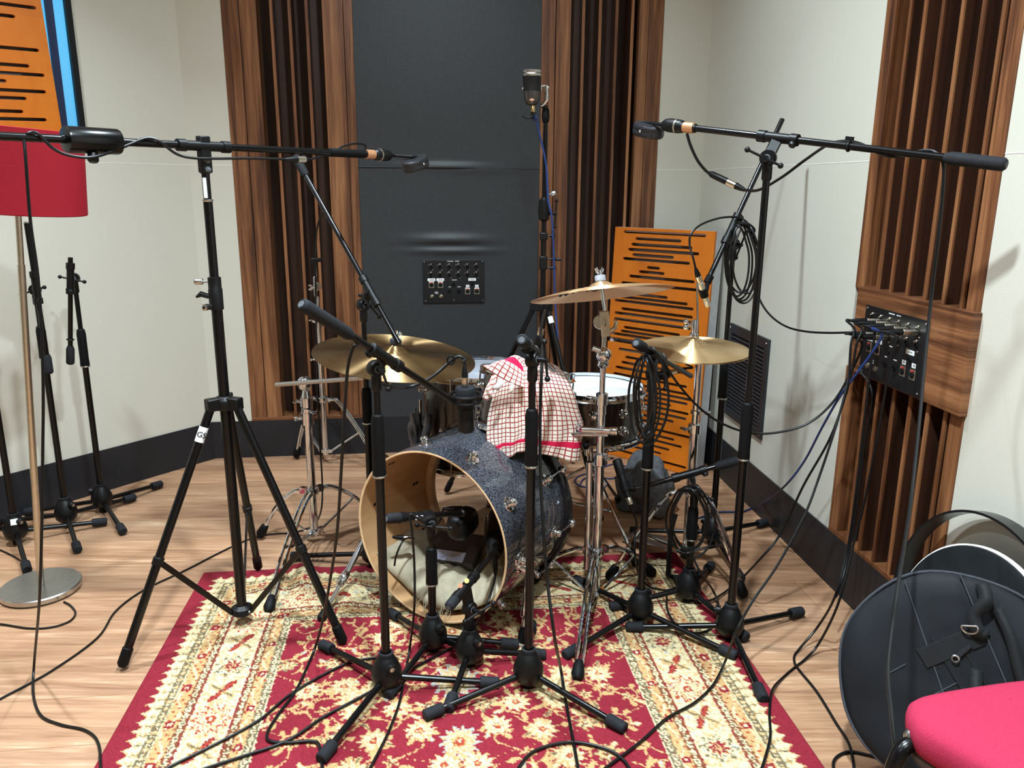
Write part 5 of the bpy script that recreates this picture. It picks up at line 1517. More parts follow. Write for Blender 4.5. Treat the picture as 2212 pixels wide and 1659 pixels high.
# ------------------------------------------------------------------ blanket, sandbag and rags
# blanket bunched in the bottom of the bass drum
P = []
NA, NW = 30, 46
for i in range(NA):
    a = 0.035 + (KD-0.06)*i/(NA-1)
    row = []
    for j in range(NW):
        wv = -1 + 2*j/(NW-1)
        ww = wv*0.225*(1-0.10*(i/(NA-1))**2)
        base_z = KR+0.012 - math.sqrt(max((KR-0.012)**2-ww*ww, 0.0))
        fold = 0.012*math.sin(9*wv+2.0*a*10) + 0.010*math.sin(17*wv+1.3) * (1-i/(NA-1)) + 0.006*math.sin(31*wv+a*40)
        hgt = 0.085*(1-wv*wv*0.75)*min(1.0, i/9.0+0.30) + fold*min(1, i/5.0+0.3)
        if i == 0: hgt *= 0.35
        hgt += 0.05*math.exp(-((wv-0.55)/0.25)**2)*math.exp(-((a-0.22)/0.10)**2)
        z = max(base_z+0.004, 0.03 + hgt + max(0, base_z-0.02)*0.85)
        p = kc + ke*ww + ka*(a - 0.012*math.cos(wv*5)); p.z = z
        row.append(p)
    P.append(row)
bl_o = MB().sheet(P).build('blanket', CLOTH, smooth=80, solid=0.006, recalc=False)
tag(bl_o, 'pale grey blanket bunched up in the bottom of the bass drum', 'blanket')
m = MB()
for k in range(26):
    wv = -0.09+0.17*random.random(); p = kc + ke*wv + ka*(0.03+0.01*random.random()); p.z = 0.05+0.01*random.random()
    q = p - ka*(0.015+0.02*random.random()) + ke*(random.random()-0.5)*0.03; q.z = 0.022+0.012*random.random()
    m.tube(spline([p, (p+q)/2+UP*0.006, q], 3), 0.0006, 4)
m.build('fringe', CLOTH, bl_o)
bx = at(985,1188,2.32)
sb = thing('weight_block', 'dark flat block with a white paper label on the blanket in the drum', 'block', tuple(bx))
exb = V(0.93,-0.36,0.05).normalized(); eyb = V(0.30,0.80,0.50); eyb = (eyb-exb*eyb.dot(exb)).normalized(); M_ = Matrix((exb, eyb, exb.cross(eyb))).transposed()
MB().box(bx, (0.165,0.115,0.035), M_).build('body', plain('dark_brown_block', (52,44,42), 0.6), sb, smooth=0, bevel=0.003)
lbq = MB().box(bx + M_ @ V(-0.012,-0.036,0.0182), (0.118,0.036,0.0012), M_).build('paper_label', plain('pale_blue_paper', (170,176,198), 0.7), sb, smooth=0)
m = MB()
for r_ in range(4):
    for k in range(5):
        if random.random() < 0.75: m.box(bx + M_ @ V(-0.062+k*0.008,-0.048+r_*0.007,0.0190), (0.005,0.0012,0.0004), M_)
m.build('tiny_print', INK, lbq, smooth=0)

# grey cloths
def crumple(name, label, cat, c, sx, sy, sz, mat, seed, n=26, amp=0.25):
    r_ = random.Random(seed); ph = [(r_.uniform(-3,3), r_.uniform(-3,3), r_.uniform(-3,3), r_.uniform(0,6)) for _ in range(9)]
    vs, fs = [], []; c = Vector(c); m_ = n//2+1
    def disp(d):
        s = 0
        for a, b2, g2, p in ph: s += math.sin(a*d.x*2.2+b2*d.y*2.2+g2*d.z*2.2+p)
        return 1+amp*s/4
    rows_ = []
    for i in range(m_+1):
        th_ = PI*i/m_; row = []
        for k in range(n):
            a = 2*PI*k/n
            d = V(math.sin(th_)*math.cos(a), math.sin(th_)*math.sin(a), math.cos(th_)); q = disp(d)
            p = c + V(d.x*sx*q, d.y*sy*q, d.z*sz*q); p.z = max(p.z, 0.003)
            row.append(p)
        rows_.append(row)
    vs = [q for r2 in rows_ for q in r2]
    for i in range(m_):
        for k in range(n):
            l = (k+1) % n; fs.append((i*n+k, (i+1)*n+k, (i+1)*n+l, i*n+l))
    o = MB().add(vs, fs).build(name, mat, smooth=70, recalc=True)
    return tag(o, label, cat)
g1 = onf(1405,1120,0.0)
crumple('cloth_bag', 'dark grey cloth bag slumped on the floor behind the hi-hat stand', 'bag', V(0.545,3.03,0.10), 0.105, 0.13, 0.13, BAGG, 3)
crumple('rag', 'crumpled silver-grey rag hanging at the left side of the floor tom', 'cloth', at(897,930,2.62), 0.022, 0.02, 0.065, SATIN, 5, amp=0.45)
P = [[at(x,y,Y) for x,y,Y in r_] for r_ in (((920,889,2.58),(928,893,2.575),(934,897,2.58)),((916,915,2.57),(925,918,2.56),(932,921,2.57)),((911,940,2.57),(919,944,2.56),(926,946,2.57)),((910,958,2.575),(914,961,2.57),(919,962,2.575)))]
o = MB().sheet(P).build('cloth_strip', SATIN, smooth=80, solid=0.003, recalc=False)
tag(o, 'flat pale grey strip of cloth hanging on the front of the floor tom', 'cloth')
# ------------------------------------------------------------------ rug, woven pattern worked out stitch by stitch
RW, RL = 1.643, 2.25
STP = 0.0034
nu, nv = int(RW/STP)+1, int(RL/STP)+1
U, Vv = np.meshgrid(np.linspace(0, RW, nu), np.linspace(0, RL, nv))
L3 = lambda c: np.array(lin(c), dtype=np.float32)
CRIM, CREA, TAN, OLIV, BRWN, GREY_, RUST = L3((124,34,45)), L3((202,186,146)), L3((180,144,98)), L3((104,92,70)), L3((112,66,46)), L3((160,160,150)), L3((150,62,44))
img = np.empty((nv, nu, 3), dtype=np.float32); img[:] = CRIM
D = np.minimum(np.minimum(U, RW-U), np.minimum(Vv, RL-Vv))             # distance to the rug edge
along = np.where((np.minimum(U, RW-U) < np.minimum(Vv, RL-Vv)), Vv, U)  # coordinate along the border
hsh = lambda a: np.modf(np.abs(np.sin(a*12.9898)*43758.5453))[0]
def fractal(u, v, s, seed):
    out = 0
    for k in range(4):
        f = s*(2**k)
        out = out + np.sin(u*f+seed*1.7+k)*np.sin(v*f*1.07-seed+2.1*k+0.6*np.sin(u*f*0.6+k))/(1.5**k)
    return out
def put(mask, col): img[mask] = col
# --- borders
field = D > 0.345
scal = 0.046 + 0.018*np.abs(np.sin(along*PI/0.034))
put((D > scal) & ~field, CREA)
put((D > scal-0.004) & (D <= scal) & ~field, TAN)
lf = (D > scal+0.006) & (D < 0.088) & (np.abs(np.modf(along/0.034)[0]-0.5) < 0.30) & (np.sin(D*420+along*60) > 0.1)
put(lf, TAN); put((D > scal+0.002) & (D < 0.088) & (np.abs(np.modf(along/0.034)[0]-0.5) < 0.05), OLIV)
def guard(d0, d1, per, base, c1, c2):
    m = (D > d0) & (D <= d1); put(m, base)
    x = np.modf(along/per)[0]-0.5; y = (D-(d0+d1)/2)/(d1-d0)
    r = np.sqrt((x*per/(d1-d0))**2 + y**2)
    put(m & (r < 0.36), c1); put(m & (r < 0.17), c2)
    x2 = np.modf(along/per+0.5)[0]-0.5; r2 = np.sqrt((x2*per/(d1-d0)*1.3)**2 + (y*1.2)**2)
    put(m & (r2 < 0.26), CREA); put(m & (r2 < 0.11), BRWN)
guard(0.088, 0.108, 0.030, OLIV, TAN, CREA)
put((D > 0.108) & (D <= 0.111), CREA)
m = (D > 0.111) & (D <= 0.143); put(m, TAN)
wavey = 0.127+0.011*np.sin(along*2*PI/0.145)
put(m & (np.abs(D-wavey) < 0.0028), CREA)
x = np.modf(along/0.145)[0]-0.5; put(m & (np.abs(x)*0.145 < 0.013) & (np.abs(D-0.127) < 0.012), CRIM); put(m & (np.abs(x)*0.145 < 0.005) & (np.abs(D-0.127) < 0.005), CREA)
put(m & (np.sin(along*190)*np.sin(D*300) > 0.72), RUST)
guard(0.143, 0.166, 0.028, BRWN, CREA, OLIV)
put((D > 0.166) & (D <= 0.170), CRIM)
mid = (D > 0.170) & (D <= 0.270); put(mid, CREA)
cl = fractal(U, Vv, 95, 1.0); put(mid & (np.abs(cl) < 0.22), TAN); put(mid & (cl > 1.05), GREY_)
put((D > 0.270) & (D <= 0.273), CRIM)
guard(0.273, 0.295, 0.028, BRWN, CREA, OLIV)
m = (D > 0.295) & (D <= 0.322); put(m, TAN)
wavey = 0.3085+0.009*np.sin(along*2*PI/0.145)
put(m & (np.abs(D-wavey) < 0.0026), CREA); put(m & (np.sin(along*190)*np.sin(D*300) > 0.7), RUST)
x = np.modf(along/0.145+0.3)[0]-0.5; put(m & (np.abs(x)*0.145 < 0.011) & (np.abs(D-0.3085) < 0.010), CRIM); put(m & (np.abs(x)*0.145 < 0.004) & (np.abs(D-0.3085) < 0.004), CREA)
guard(0.322, 0.341, 0.026, OLIV, CREA, BRWN)
put((D > 0.341) & (D <= 0.345), CREA)

def win_(cx, cy, r):
    i0, i1 = max(0,int((cy-r)/STP)), min(nv,int((cy+r)/STP)+2); j0, j1 = max(0,int((cx-r)/STP)), min(nu,int((cx+r)/STP)+2)
    if i0 >= i1 or j0 >= j1: return None
    return slice(i0,i1), slice(j0,j1)
def flower(cx, cy, r, pet, rot, cols, only=None, sq=1.0, wob=0.16):
    w = win_(cx, cy, r*1.25)
    if w is None: return
    x, y = U[w]-cx, Vv[w]-cy
    c, s = math.cos(rot), math.sin(rot); x, y = (x*c+y*s)*sq, -x*s+y*c
    rr = np.hypot(x, y)/r; a = np.arctan2(y, x)
    e = 1-wob+wob*np.cos(pet*a) + 0.05*np.cos(2*pet*a+1)
    q = rr/e; sub = img[w]; ok = np.ones_like(q, bool) if only is None else only[w]
    lim = [1.0,0.86,0.62,0.5,0.30,0.14]
    for l, col in zip(lim, cols): sub[(q < l) & ok] = col
    vein = (q < 0.86) & (q > 0.5) & (np.abs(np.sin(pet*a/1.0)) < 0.22) & ok
    sub[vein] = cols[0]
def leaf(cx, cy, L, w, rot, col, col2, only=None, jag=5):
    wn = win_(cx, cy, L*1.1)
    if wn is None: return
    x, y = U[wn]-cx, Vv[wn]-cy; c, s = math.cos(rot), math.sin(rot); x, y = x*c+y*s, -x*s+y*c
    tt = x/L; y2 = y - 0.25*L*(tt-0.5)**2
    half = w*np.sqrt(np.clip(np.sin(np.clip(tt,0,1)*PI),0,1))*(0.78+0.30*np.abs(np.sin(tt*PI*jag)))
    ok = np.ones_like(tt, bool) if only is None else only[wn]
    sub = img[wn]; inn = (tt > 0) & (tt < 1) & (np.abs(y2) < half) & ok
    sub[inn] = col; sub[inn & (np.abs(y2) < half*0.42)] = col2
def vine(pts, w, col, only=None):
    P = spline([V(a, b2, 0) for a, b2 in pts], 26)
    for p in P:
        wn = win_(p.x, p.y, w*1.6)
        if wn is None: continue
        q = np.hypot(U[wn]-p.x, Vv[wn]-p.y) < w
        if only is not None: q &= only[wn]
        img[wn][q] = col
# --- main border motifs
per = 0.232
for side in range(4):
    Ls = RL if side < 2 else RW
    n_ = int(round(Ls/per))
    for k in range(n_):
        s_ = (k+0.5)*Ls/n_
        if s_ < 0.17 or s_ > Ls-0.17: continue
        for off, kind in ((0.0, k % 2), (0.5*Ls/n_, 2)):
            q = s_+off
            if q < 0.2 or q > Ls-0.2: continue
            cx, cy, rot = {0: (0.22, q, PI/2), 1: (RW-0.22, q, PI/2), 2: (q, 0.22, 0), 3: (q, RL-0.22, 0)}[side]
            if kind == 0:
                flower(cx, cy, 0.047, 8, 0.2, [OLIV, CREA, TAN, CRIM, CRIM, TAN], mid, wob=0.2)
                flower(cx, cy, 0.026, 8, 0.2, [CRIM, CRIM, CRIM, TAN, TAN, CRIM], mid, wob=0.3)
            elif kind == 1:
                flower(cx, cy, 0.048, 12, rot, [RUST, CREA, TAN, CREA, RUST, CREA], mid, sq=0.8)
            else:
                for sg in (-1, 1):
                    leaf(cx, cy, 0.05, 0.010, rot+0.5+(PI if sg < 0 else 0), CRIM, RUST, mid, 4)
                    leaf(cx, cy, 0.045, 0.008, rot-0.9+(PI if sg < 0 else 0), TAN, OLIV, mid, 4)
# --- red field: mirrored scrolling vines, palmettes and leaves
cxm = RW/2
PAL = [TAN, CREA, TAN, CREA, RUST, TAN]; FLW = [OLIV, TAN, CREA, TAN, BRWN, CREA]; SML = [TAN, TAN, CREA, BRWN, TAN, CREA]
rr_ = random.Random(5)
cells = []
for k in range(16):
    y = 0.375 + k*0.103
    for j in range(5):
        x = 0.05 + j*0.098 + (0.048 if k % 2 else 0.0)
        if x > 0.47: continue
        cells.append((x+rr_.uniform(-.014,.014), y+rr_.uniform(-.015,.015), rr_.random(), rr_.random()))
for sg in (-1, 1):
    for i, (x, y, q, q2) in enumerate(cells):
        X = cxm+sg*x; a0 = q*6.28; R_ = 0.034+0.022*q2
        pts = [(X+sg*R_*(1-0.07*t_)*math.cos(a0+t_*0.6), y+R_*(1-0.07*t_)*math.sin(a0+t_*0.6)) for t_ in range(8)]
        vine(pts, 0.0024, TAN, field)
        if i+5 < len(cells): vine([(X, y), (X+sg*0.03*(q-0.3), y+0.055), (cxm+sg*cells[i+5][0], cells[i+5][1])], 0.0024, TAN, field)
        for t_ in (1, 3, 4, 6, 7):
            px_, py_ = pts[t_]; an = a0+t_*0.6+0.5*(q2-0.5)
            leaf(px_, py_, 0.022+0.012*q2, 0.0075, an if sg > 0 else PI-an, TAN, (CREA, TAN, GREY_, OLIV)[(i+t_) % 4] if t_ in (3, 6) else TAN, field, 3)
for sg in (-1, 1):
    for i, (x, y, q, q2) in enumerate(cells):
        X = cxm+sg*x
        if q < 0.20: flower(X, y, 0.040, 11, q*9*sg, PAL, field, wob=0.17)
        elif q < 0.45: flower(X, y, 0.028, 7, q*20*sg, FLW, field, wob=0.22)
        elif q < 0.85: flower(X, y, 0.020, 5, q*30*sg, SML, field, wob=0.28)
for k in range(7):
    y = 0.45+k*0.24
    flower(cxm, y, 0.066 if k % 2 else 0.05, 13, PI/2, [GREY_, TAN, CREA, TAN, RUST, CREA], field, sq=0.85, wob=0.15)
    if k % 2:
        for sg in (-1, 1): flower(cxm+sg*0.25, y+0.06, 0.06, 13, PI/2, [TAN, CREA, TAN, CREA, RUST, TAN], field, sq=0.9, wob=0.16)
# irregular yarn edges: colours bleed into neighbours here and there
sh = (rng.random((nv, nu)) < 0.22)
img2 = np.roll(img, 1, 1); img[sh] = img2[sh]
sh = (rng.random((nv, nu)) < 0.22)
img2 = np.roll(img, 1, 0); img[sh] = img2[sh]
# worn mottling of the weave itself
img *= (1 + 0.09*rng.standard_normal((nv, nu, 1))).astype(np.float32)
np.clip(img, 0, 1, out=img)

# corners measured on the floor
rTL, rTR = V(-1.038, 2.440, 0), V(0.595, 2.623, 0)
rx = (rTR-rTL).normalized(); ry = V(rx.y, -rx.x, 0)
def bumpz(u, v):
    z = 0.034*np.exp(-((u-0.36-0.25*(v-0.15))/0.045)**2)*np.exp(-((v-0.10)/0.13)**2)
    z += 0.024*np.exp(-((u-0.50)/0.05)**2)*np.exp(-((v-0.2)/0.10)**2)
    z += 0.018*np.exp(-((u-0.25)/0.04)**2)*np.exp(-((v-0.16)/0.10)**2)
    return z
Z = 0.008 + bumpz(U, Vv) + 0.0006*np.sin(U*9+Vv*7)
edge = np.minimum(D/0.004, 1.0); Z = Z*(0.35+0.65*edge)
co = np.empty((nv*nu, 3), dtype=np.float32)
Uf, Vf = U.ravel(), Vv.ravel()
co[:,0] = rx.x*Uf + ry.x*Vf; co[:,1] = rx.y*Uf + ry.y*Vf; co[:,2] = Z.ravel()
idx = np.arange(nv*nu).reshape(nv, nu)
quads = np.stack([idx[:-1,:-1], idx[1:,:-1], idx[1:,1:], idx[:-1,1:]], -1).reshape(-1, 4)
me = bpy.data.meshes.new('rug')
me.vertices.add(nv*nu); me.vertices.foreach_set('co', co.ravel())
me.loops.add(quads.size); me.loops.foreach_set('vertex_index', quads.ravel().astype(np.int32))
me.polygons.add(len(quads)); me.polygons.foreach_set('loop_start', np.arange(0, quads.size, 4, dtype=np.int32)); me.polygons.foreach_set('loop_total', np.full(len(quads), 4, dtype=np.int32))
me.update(); me.validate()
ca = me.color_attributes.new('weave', 'FLOAT_COLOR', 'POINT')
rgba = np.ones((nv*nu, 4), dtype=np.float32); rgba[:,:3] = img.reshape(-1,3); ca.data.foreach_set('color', rgba.ravel())
me.polygons.foreach_set('use_smooth', np.ones(len(quads), dtype=bool))
me.materials.append(RUGM)
rug = bpy.data.objects.new('rug', me); COL.objects.link(rug); rug.location = rTL
tag(rug, 'red oriental rug with cream floral borders under the drum kit', 'rug')
rug['_o'] = tuple(rTL)

# ------------------------------------------------------------------ checked tea towel over the rack tom
def yd(x, extra=0.0):
    u = (x-1143)/122.0
    return 2.425 - 0.178*math.sqrt(max(0.0, 1-min(1,u*u)*0.93)) - extra
rows = [
    ([(1076,800),(1100,785),(1140,777),(1172,779),(1204,791)], 0.13, 0.0),
    ([(1072,822),(1104,812),(1142,806),(1180,806),(1222,812)], 0.03, 0.045),
    ([(1064,856),(1103,850),(1144,846),(1190,842),(1238,846)], -0.012, 0.105),
    ([(1053,900),(1100,896),(1145,890),(1200,886),(1251,890)], -0.016, 0.165),
    ([(1049,944),(1098,942),(1145,932),(1200,934),(1261,922)], -0.022, 0.225),
    ([(1055,974),(1096,962),(1140,952),(1196,958),(1256,958)], -0.026, 0.272),
    ([(1064,1004),(1096,988),(1137,976),(1186,986),(1252,996)], -0.028, 0.312)]
ctrl = [[at(x, y, yd(x, -e)) for x, y in r_] for r_, e, v in rows]
vv = [v for _, _, v in rows]
def bicubic(ctrl, m, n):
    cols = [spline(r_, n) for r_ in ctrl]
    K = len(cols[0]); out = [[] for _ in range((len(ctrl)-1)*m+1)]
    for k in range(K):
        for i, p in enumerate(spline([c2[k] for c2 in cols], m)): out[i].append(p)
    return out
G = bicubic(ctrl, 10, 12)
nr, nc = len(G), len(G[0])
uvs = []
for i in range(nr):
    fi = i/10; k = min(int(fi), len(vv)-2); v_ = vv[k]+(vv[k+1]-vv[k])*(fi-k)
    for j in range(nc):
        u_ = 0.30*j/(nc-1)
        # soft vertical folds that deepen towards the hem
        dep = 0.0045*math.sin(u_*70+0.8)+0.003*math.sin(u_*131+v_*9)
        G[i][j] = G[i][j] + V(0.35,-0.9,0)*dep*(0.25+v_*3.2) + UP*0.0035*math.sin(u_*58+1.2)*(1 if i == nr-1 else (0.5 if i > nr-8 else 0))
        uvs.append((u_+0.004*math.sin(v_*14), v_+0.004*math.sin(u_*17)))
tw = MB().sheet(G)
n0 = len(tw.v)
flap = [([(1108,792),(1118,776),(1130,775),(1142,778)], 2.245, -0.02), ([(1085,800),(1095,778),(1112,769),(1130,790)], 2.225, -0.05), ([(1064,790),(1078,781),(1108,800),(1133,815)], 2.205, -0.09), ([(1041,789),(1060,803),(1098,825),(1131,838)], 2.195, -0.135)]
fc_ = [[at(x, y, Y) for x, y in r_] for r_, Y, v in flap]
G2 = bicubic(fc_, 7, 8)
tw.sheet(G2)
for i in range(len(G2)):
    v_ = -0.02-0.115*i/(len(G2)-1)
    for j in range(len(G2[0])): uvs.append((0.04+0.12*j/(len(G2[0])-1), v_))
bun = [([(1078,800),(1070,806),(1062,812)], 2.30), ([(1070,835),(1058,838),(1048,842)], 2.285), ([(1072,856),(1056,864),(1041,862)], 2.285)]
G3 = bicubic([[at(x, y, Y) for x, y in r_] for r_, Y in bun], 6, 6)
for i in range(len(G3)):
    for j in range(len(G3[0])): G3[i][j] = G3[i][j] + V(0,-1,0)*0.006*math.sin(i*1.1+j*0.9)
tw.sheet(G3)
for i in range(len(G3)):
    for j in range(len(G3[0])): uvs.append((0.008*j, 0.006*i))
to = tw.build('tea_towel', TOWEL, smooth=80, solid=0.0022, uv=uvs, recalc=False)
tag(to, 'red and cream checked tea towel draped over the rack tom', 'towel')
P = [[at(1078,818,2.19), at(1089,824,2.19)], [at(1072,830,2.188), at(1083,836,2.188)], [at(1064,838,2.187), at(1076,845,2.187)]]
MB().sheet(P).build('care_label', WHITE, to, smooth=80, solid=0.0008, recalc=False)
MB().sheet([[at(1104,827,2.192), at(1111,830,2.192)], [at(1102,842,2.19), at(1109,845,2.19)], [at(1098,850,2.19), at(1103,851,2.19)]]).build('loose_hem', plain('towel_hem', (226,214,200), 0.95), to, smooth=80, solid=0.001, recalc=False)
# ------------------------------------------------------------------ cables
RZ = 0.0135
def cable(label, pts, r=0.0033, mat=CABLE, n=8, plug=None, cat='cable', name='cable', seg=8, group='loose microphone cables'):
    P = spline(pts, seg)
    for p in P:
        q_ = V(p.x, p.y, 0) - rTL
        fl_z = 0.0125 if (0 < q_.dot(rx) < RW and 0 < q_.dot(ry) < RL) else 0.0035
        if p.z < fl_z: p.z = fl_z
    o = MB().tube(P, r, n).build(name, mat, org=tuple(P[0]))
    tag(o, label, cat, group)
    if plug:
        for p, d in plug: xlr(o, p, d)
    return o
F = lambda x, y, z=RZ: onf(x, y, z)
Fb = lambda x, y: onf(x, y, 0.004)

cable('black cable hanging from the left overhead boom past the lamp', [at(52,302,1.752), at(56,350,1.742), at(66,480,1.738), at(84,620,1.73), at(93,820,1.71), at(92,1000,1.70), at(90,1150,1.69), at(85,1300,1.70), onf(74,1430,0.05), Fb(72,1500), Fb(88,1545), Fb(130,1565), Fb(185,1578), Fb(212,1605), Fb(219,1670), Fb(222,1720)], 0.0034)
cable('thin black cable running across the oak floor under the left tripod', [Fb(-60,1545), Fb(0,1510), Fb(110,1450), Fb(210,1378), Fb(250,1320), Fb(310,1275), Fb(400,1232), Fb(470,1196), Fb(530,1168), Fb(575,1155), Fb(640,1151)], 0.003)
cable('black cable looping down from the front left boom to the rug', [at(775,742,1.72), at(763,752,1.715), at(752,790,1.72), at(746,860,1.73), at(738,1000,1.74), at(728,1150,1.78), at(712,1260,1.85), at(697,1340,1.92), onf(682,1395,0.03), F(668,1430), F(640,1490), F(600,1545), F(578,1582), F(582,1600), F(620,1604), F(672,1601), F(690,1612), F(697,1670)], 0.0037)
cable('black cable curving from the front left stand hub over the rug', [F(826,1424), F(800,1422), F(752,1432), F(690,1462), F(624,1502), F(560,1555), F(470,1605), F(360,1660), F(300,1700)], 0.0034)
cable('long black cable running out of the bass drum across the rug', [k2_end, at(1066,1262,2.0), at(1050,1310,1.93), onf(1020,1362,0.06), F(985,1395), F(880,1450), F(780,1505), F(700,1548), F(620,1600), F(520,1635), F(420,1668), F(360,1695)], 0.0036)
cable('black cable hanging from the level boom in the bass drum mouth', [km_end, at(948,1128,2.06), at(925,1132,1.96), at(905,1122,1.94), at(886,1112,1.935), at(890,1150,1.925), at(895,1220,1.92), at(895,1310,1.90), onf(885,1400,0.03), F(874,1460), F(862,1520), F(835,1590), F(795,1668), F(775,1710)], 0.0034)
cable('black cable inside the bass drum, plugged into a connector on the blanket', [at(852,1222,2.17), at(856,1200,2.17), at(868,1172,2.19), at(880,1162,2.22), at(895,1163,2.26)], 0.003, plug=((at(893,1163,2.255), V(-0.9,0.0,0.05)),))
cable('black cable from the tom microphone hanging down in front of the towel', [tk_end, tk_end+V(0,-0.01,0.02), at(1168,716,2.06), at(1172,745,1.95), at(1170,800,1.88), at(1167,900,1.86), at(1167,1000,1.84), at(1172,1120,1.80), at(1182,1250,1.76), at(1197,1370,1.70), onf(1212,1450,0.04), F(1225,1530), F(1240,1610), F(1252,1680), F(1256,1710)], 0.0040)
cable('black cable loop lying at the bottom edge of the rug', [F(1112,1680), F(1122,1656), F(1150,1625), F(1200,1607), F(1250,1604), F(1310,1618), F(1345,1640), F(1368,1672)], 0.0036)
Pp = lambda u, v: P2(u, v, 0.005)
pd_ = (nR*0.9 + V(-0.1,-0.25,0.0)).normalized()
def wallplug(u, v, dirn=None):
    return Pp(u, v), (dirn or (nR*0.92 + dR*-0.10 + UP*0.02)).normalized()
p, d = wallplug(.135+.147*1, .825)
p0_ = lambda pd: pd[0]+pd[1]*0.064
def from_wall(label, u, v, pts, r=0.0034, mat=CABLE, dn=None):
    p, d = wallplug(u, v, dn)
    e = p + d*0.086
    o = cable(label, [e-d*0.004, e+d*0.012] + pts, r, mat)
    xlr(o, p, d, L=0.09)
    return o
from_wall('black cable from the wall plate sweeping down over the rug to the bottom edge', .282, .825, [at(1846,712,2.22), at(1838,745,2.20), at(1832,820,2.17), at(1806,920,2.10), at(1766,1040,2.05), at(1736,1117,2.00), at(1680,1220,1.95), at(1625,1300,1.90), at(1590,1365,1.84), onf(1568,1425,0.04), F(1540,1480), F(1500,1518), F(1440,1552), F(1380,1605), F(1300,1665), F(1260,1695)])
from_wall('black cable from the wall plate to the low snare microphone stand', .429, .825, [at(1862,712,2.18), at(1850,745,2.17), at(1836,820,2.16), at(1796,940,2.16), at(1735,1050,2.17), at(1688,1150,2.18), at(1640,1210,2.18), onf(1590,1260,0.03), F(1540,1295), F(1505,1300), F(1478,1285), F(1468,1262)])
from_wall('black cable from the wall plate falling to the oak floor and running toward the chair', .576, .825, [at(1888,715,2.12), at(1884,765,2.11), at(1868,900,2.09), at(1850,1055,2.06), at(1832,1180,2.04), at(1805,1285,1.98), onf(1768,1352,0.06), Fb(1722,1408), Fb(1716,1430), Fb(1730,1452), Fb(1765,1495), Fb(1805,1560), Fb(1835,1610), Fb(1848,1680)])
from_wall('blue cable running from the wall plate down to the floor by the hi-hat stand', .723, .825, [at(1905,722,2.10), at(1885,760,2.11), at(1850,808,2.14), at(1812,860,2.2), at(1775,925,2.28), at(1735,1000,2.38), at(1690,1055,2.5), onf(1640,1092,0.03), Fb(1600,1106), Fb(1548,1107), Fb(1500,1122)], 0.0034, BLUEC)
from_wall('black cable from the wall plate crossing another on the oak floor right of the rug', .87, .825, [at(1936,728,2.03), at(1922,775,2.03), at(1910,860,2.03), at(1888,980,2.03), at(1868,1080,2.03), at(1845,1170,2.02), at(1812,1300,1.96), onf(1770,1388,0.04), Fb(1735,1428), Fb(1690,1465), F(1668,1492), F(1662,1540), F(1664,1590), F(1652,1640), F(1636,1685)])
from_wall('black cable from the wall plate up to the coil on the hi-hat microphone stand', .282, .64, [at(1846,718,2.24), at(1790,719,2.32), at(1740,716,2.42), at(1700,706,2.52), at(1668,685,2.60), at(1645,655,2.64), at(1628,610,2.66)])
from_wall('black cable from the wall plate sagging over to the front right boom stand', .429, .64, [at(1862,745,2.20), at(1840,800,2.2), at(1800,868,2.2), at(1745,915,2.2), at(1680,934,2.2), at(1620,935,2.2), at(1560,915,2.18), at(1510,880,2.16), at(1465,830,2.13), at(1430,778,2.10), at(1405,752,2.09)])
cable('thin black cable hanging from a jack at the bottom of the right wall plate', [P2(.145,.16,0.02), P2(.15,.10,0.03), at(1884,850,2.2), at(1868,960,2.19), at(1850,1100,2.16), at(1828,1220,2.12), onf(1806,1290,0.15)], 0.0032)

# right overhead boom
cable('black cable wound on the right overhead boom, dropping before the wall plate', [at(1608,411,2.20), at(1640,410,2.16), at(1690,382,2.12), at(1740,345,2.07), at(1790,312,2.03), at(1830,305,1.99), at(1862,312,1.94), at(1885,325,1.90), at(1925,338,1.87), at(1965,332,1.86), at(2000,325,1.83), at(2025,332,1.80), at(2038,358,1.79), at(2036,420,1.79), at(2026,520,1.79), at(2012,640,1.79), at(1998,780,1.74), at(1985,920,1.66), at(1968,1080,1.56), at(1945,1230,1.38), at(1926,1360,1.31), at(1918,1450,1.26), at(1926,1545,1.19), at(1934,1620,1.15)], 0.0038)
xr = cable('short black microphone lead with a silver joint under the right ribbon microphone', [at(1484,289,2.275), at(1492,315,2.27), at(1506,345,2.265), at(1522,366,2.26), at(1534,376,2.255)], 0.0042, group=None)
q0, q1 = at(1532,374,2.255), at(1610,411,2.20); dd = (q1-q0).normalized(); Lq = (q1-q0).length
MB().tube([q0, q0+dd*Lq*0.06, q0+dd*Lq*0.24, q0+dd*Lq*0.26, q0+dd*Lq*0.5], [0.005,0.0085,0.0095,0.0095,0.0095], 14).build('plug_boot', BLKM, xr)
MB().tube([q0+dd*Lq*0.5, q0+dd*Lq*0.505, q0+dd*Lq*0.73, q0+dd*Lq*0.735], [0.0085,0.0098,0.0098,0.0085], 16).build('plug_shell', NICK, xr)
MB().tube([q0+dd*Lq*0.735, q0+dd*Lq*0.75, q0+dd*Lq*0.9, q1], [0.0085,0.0096,0.007,0.0045], 14).build('plug_boot', BLKM, xr)
MB().tube([at(1484,289,2.275)+V(0,0,0.012), at(1484,289,2.275)], [0.0045,0.003], 10).build('cable_outlet', COP, xr)
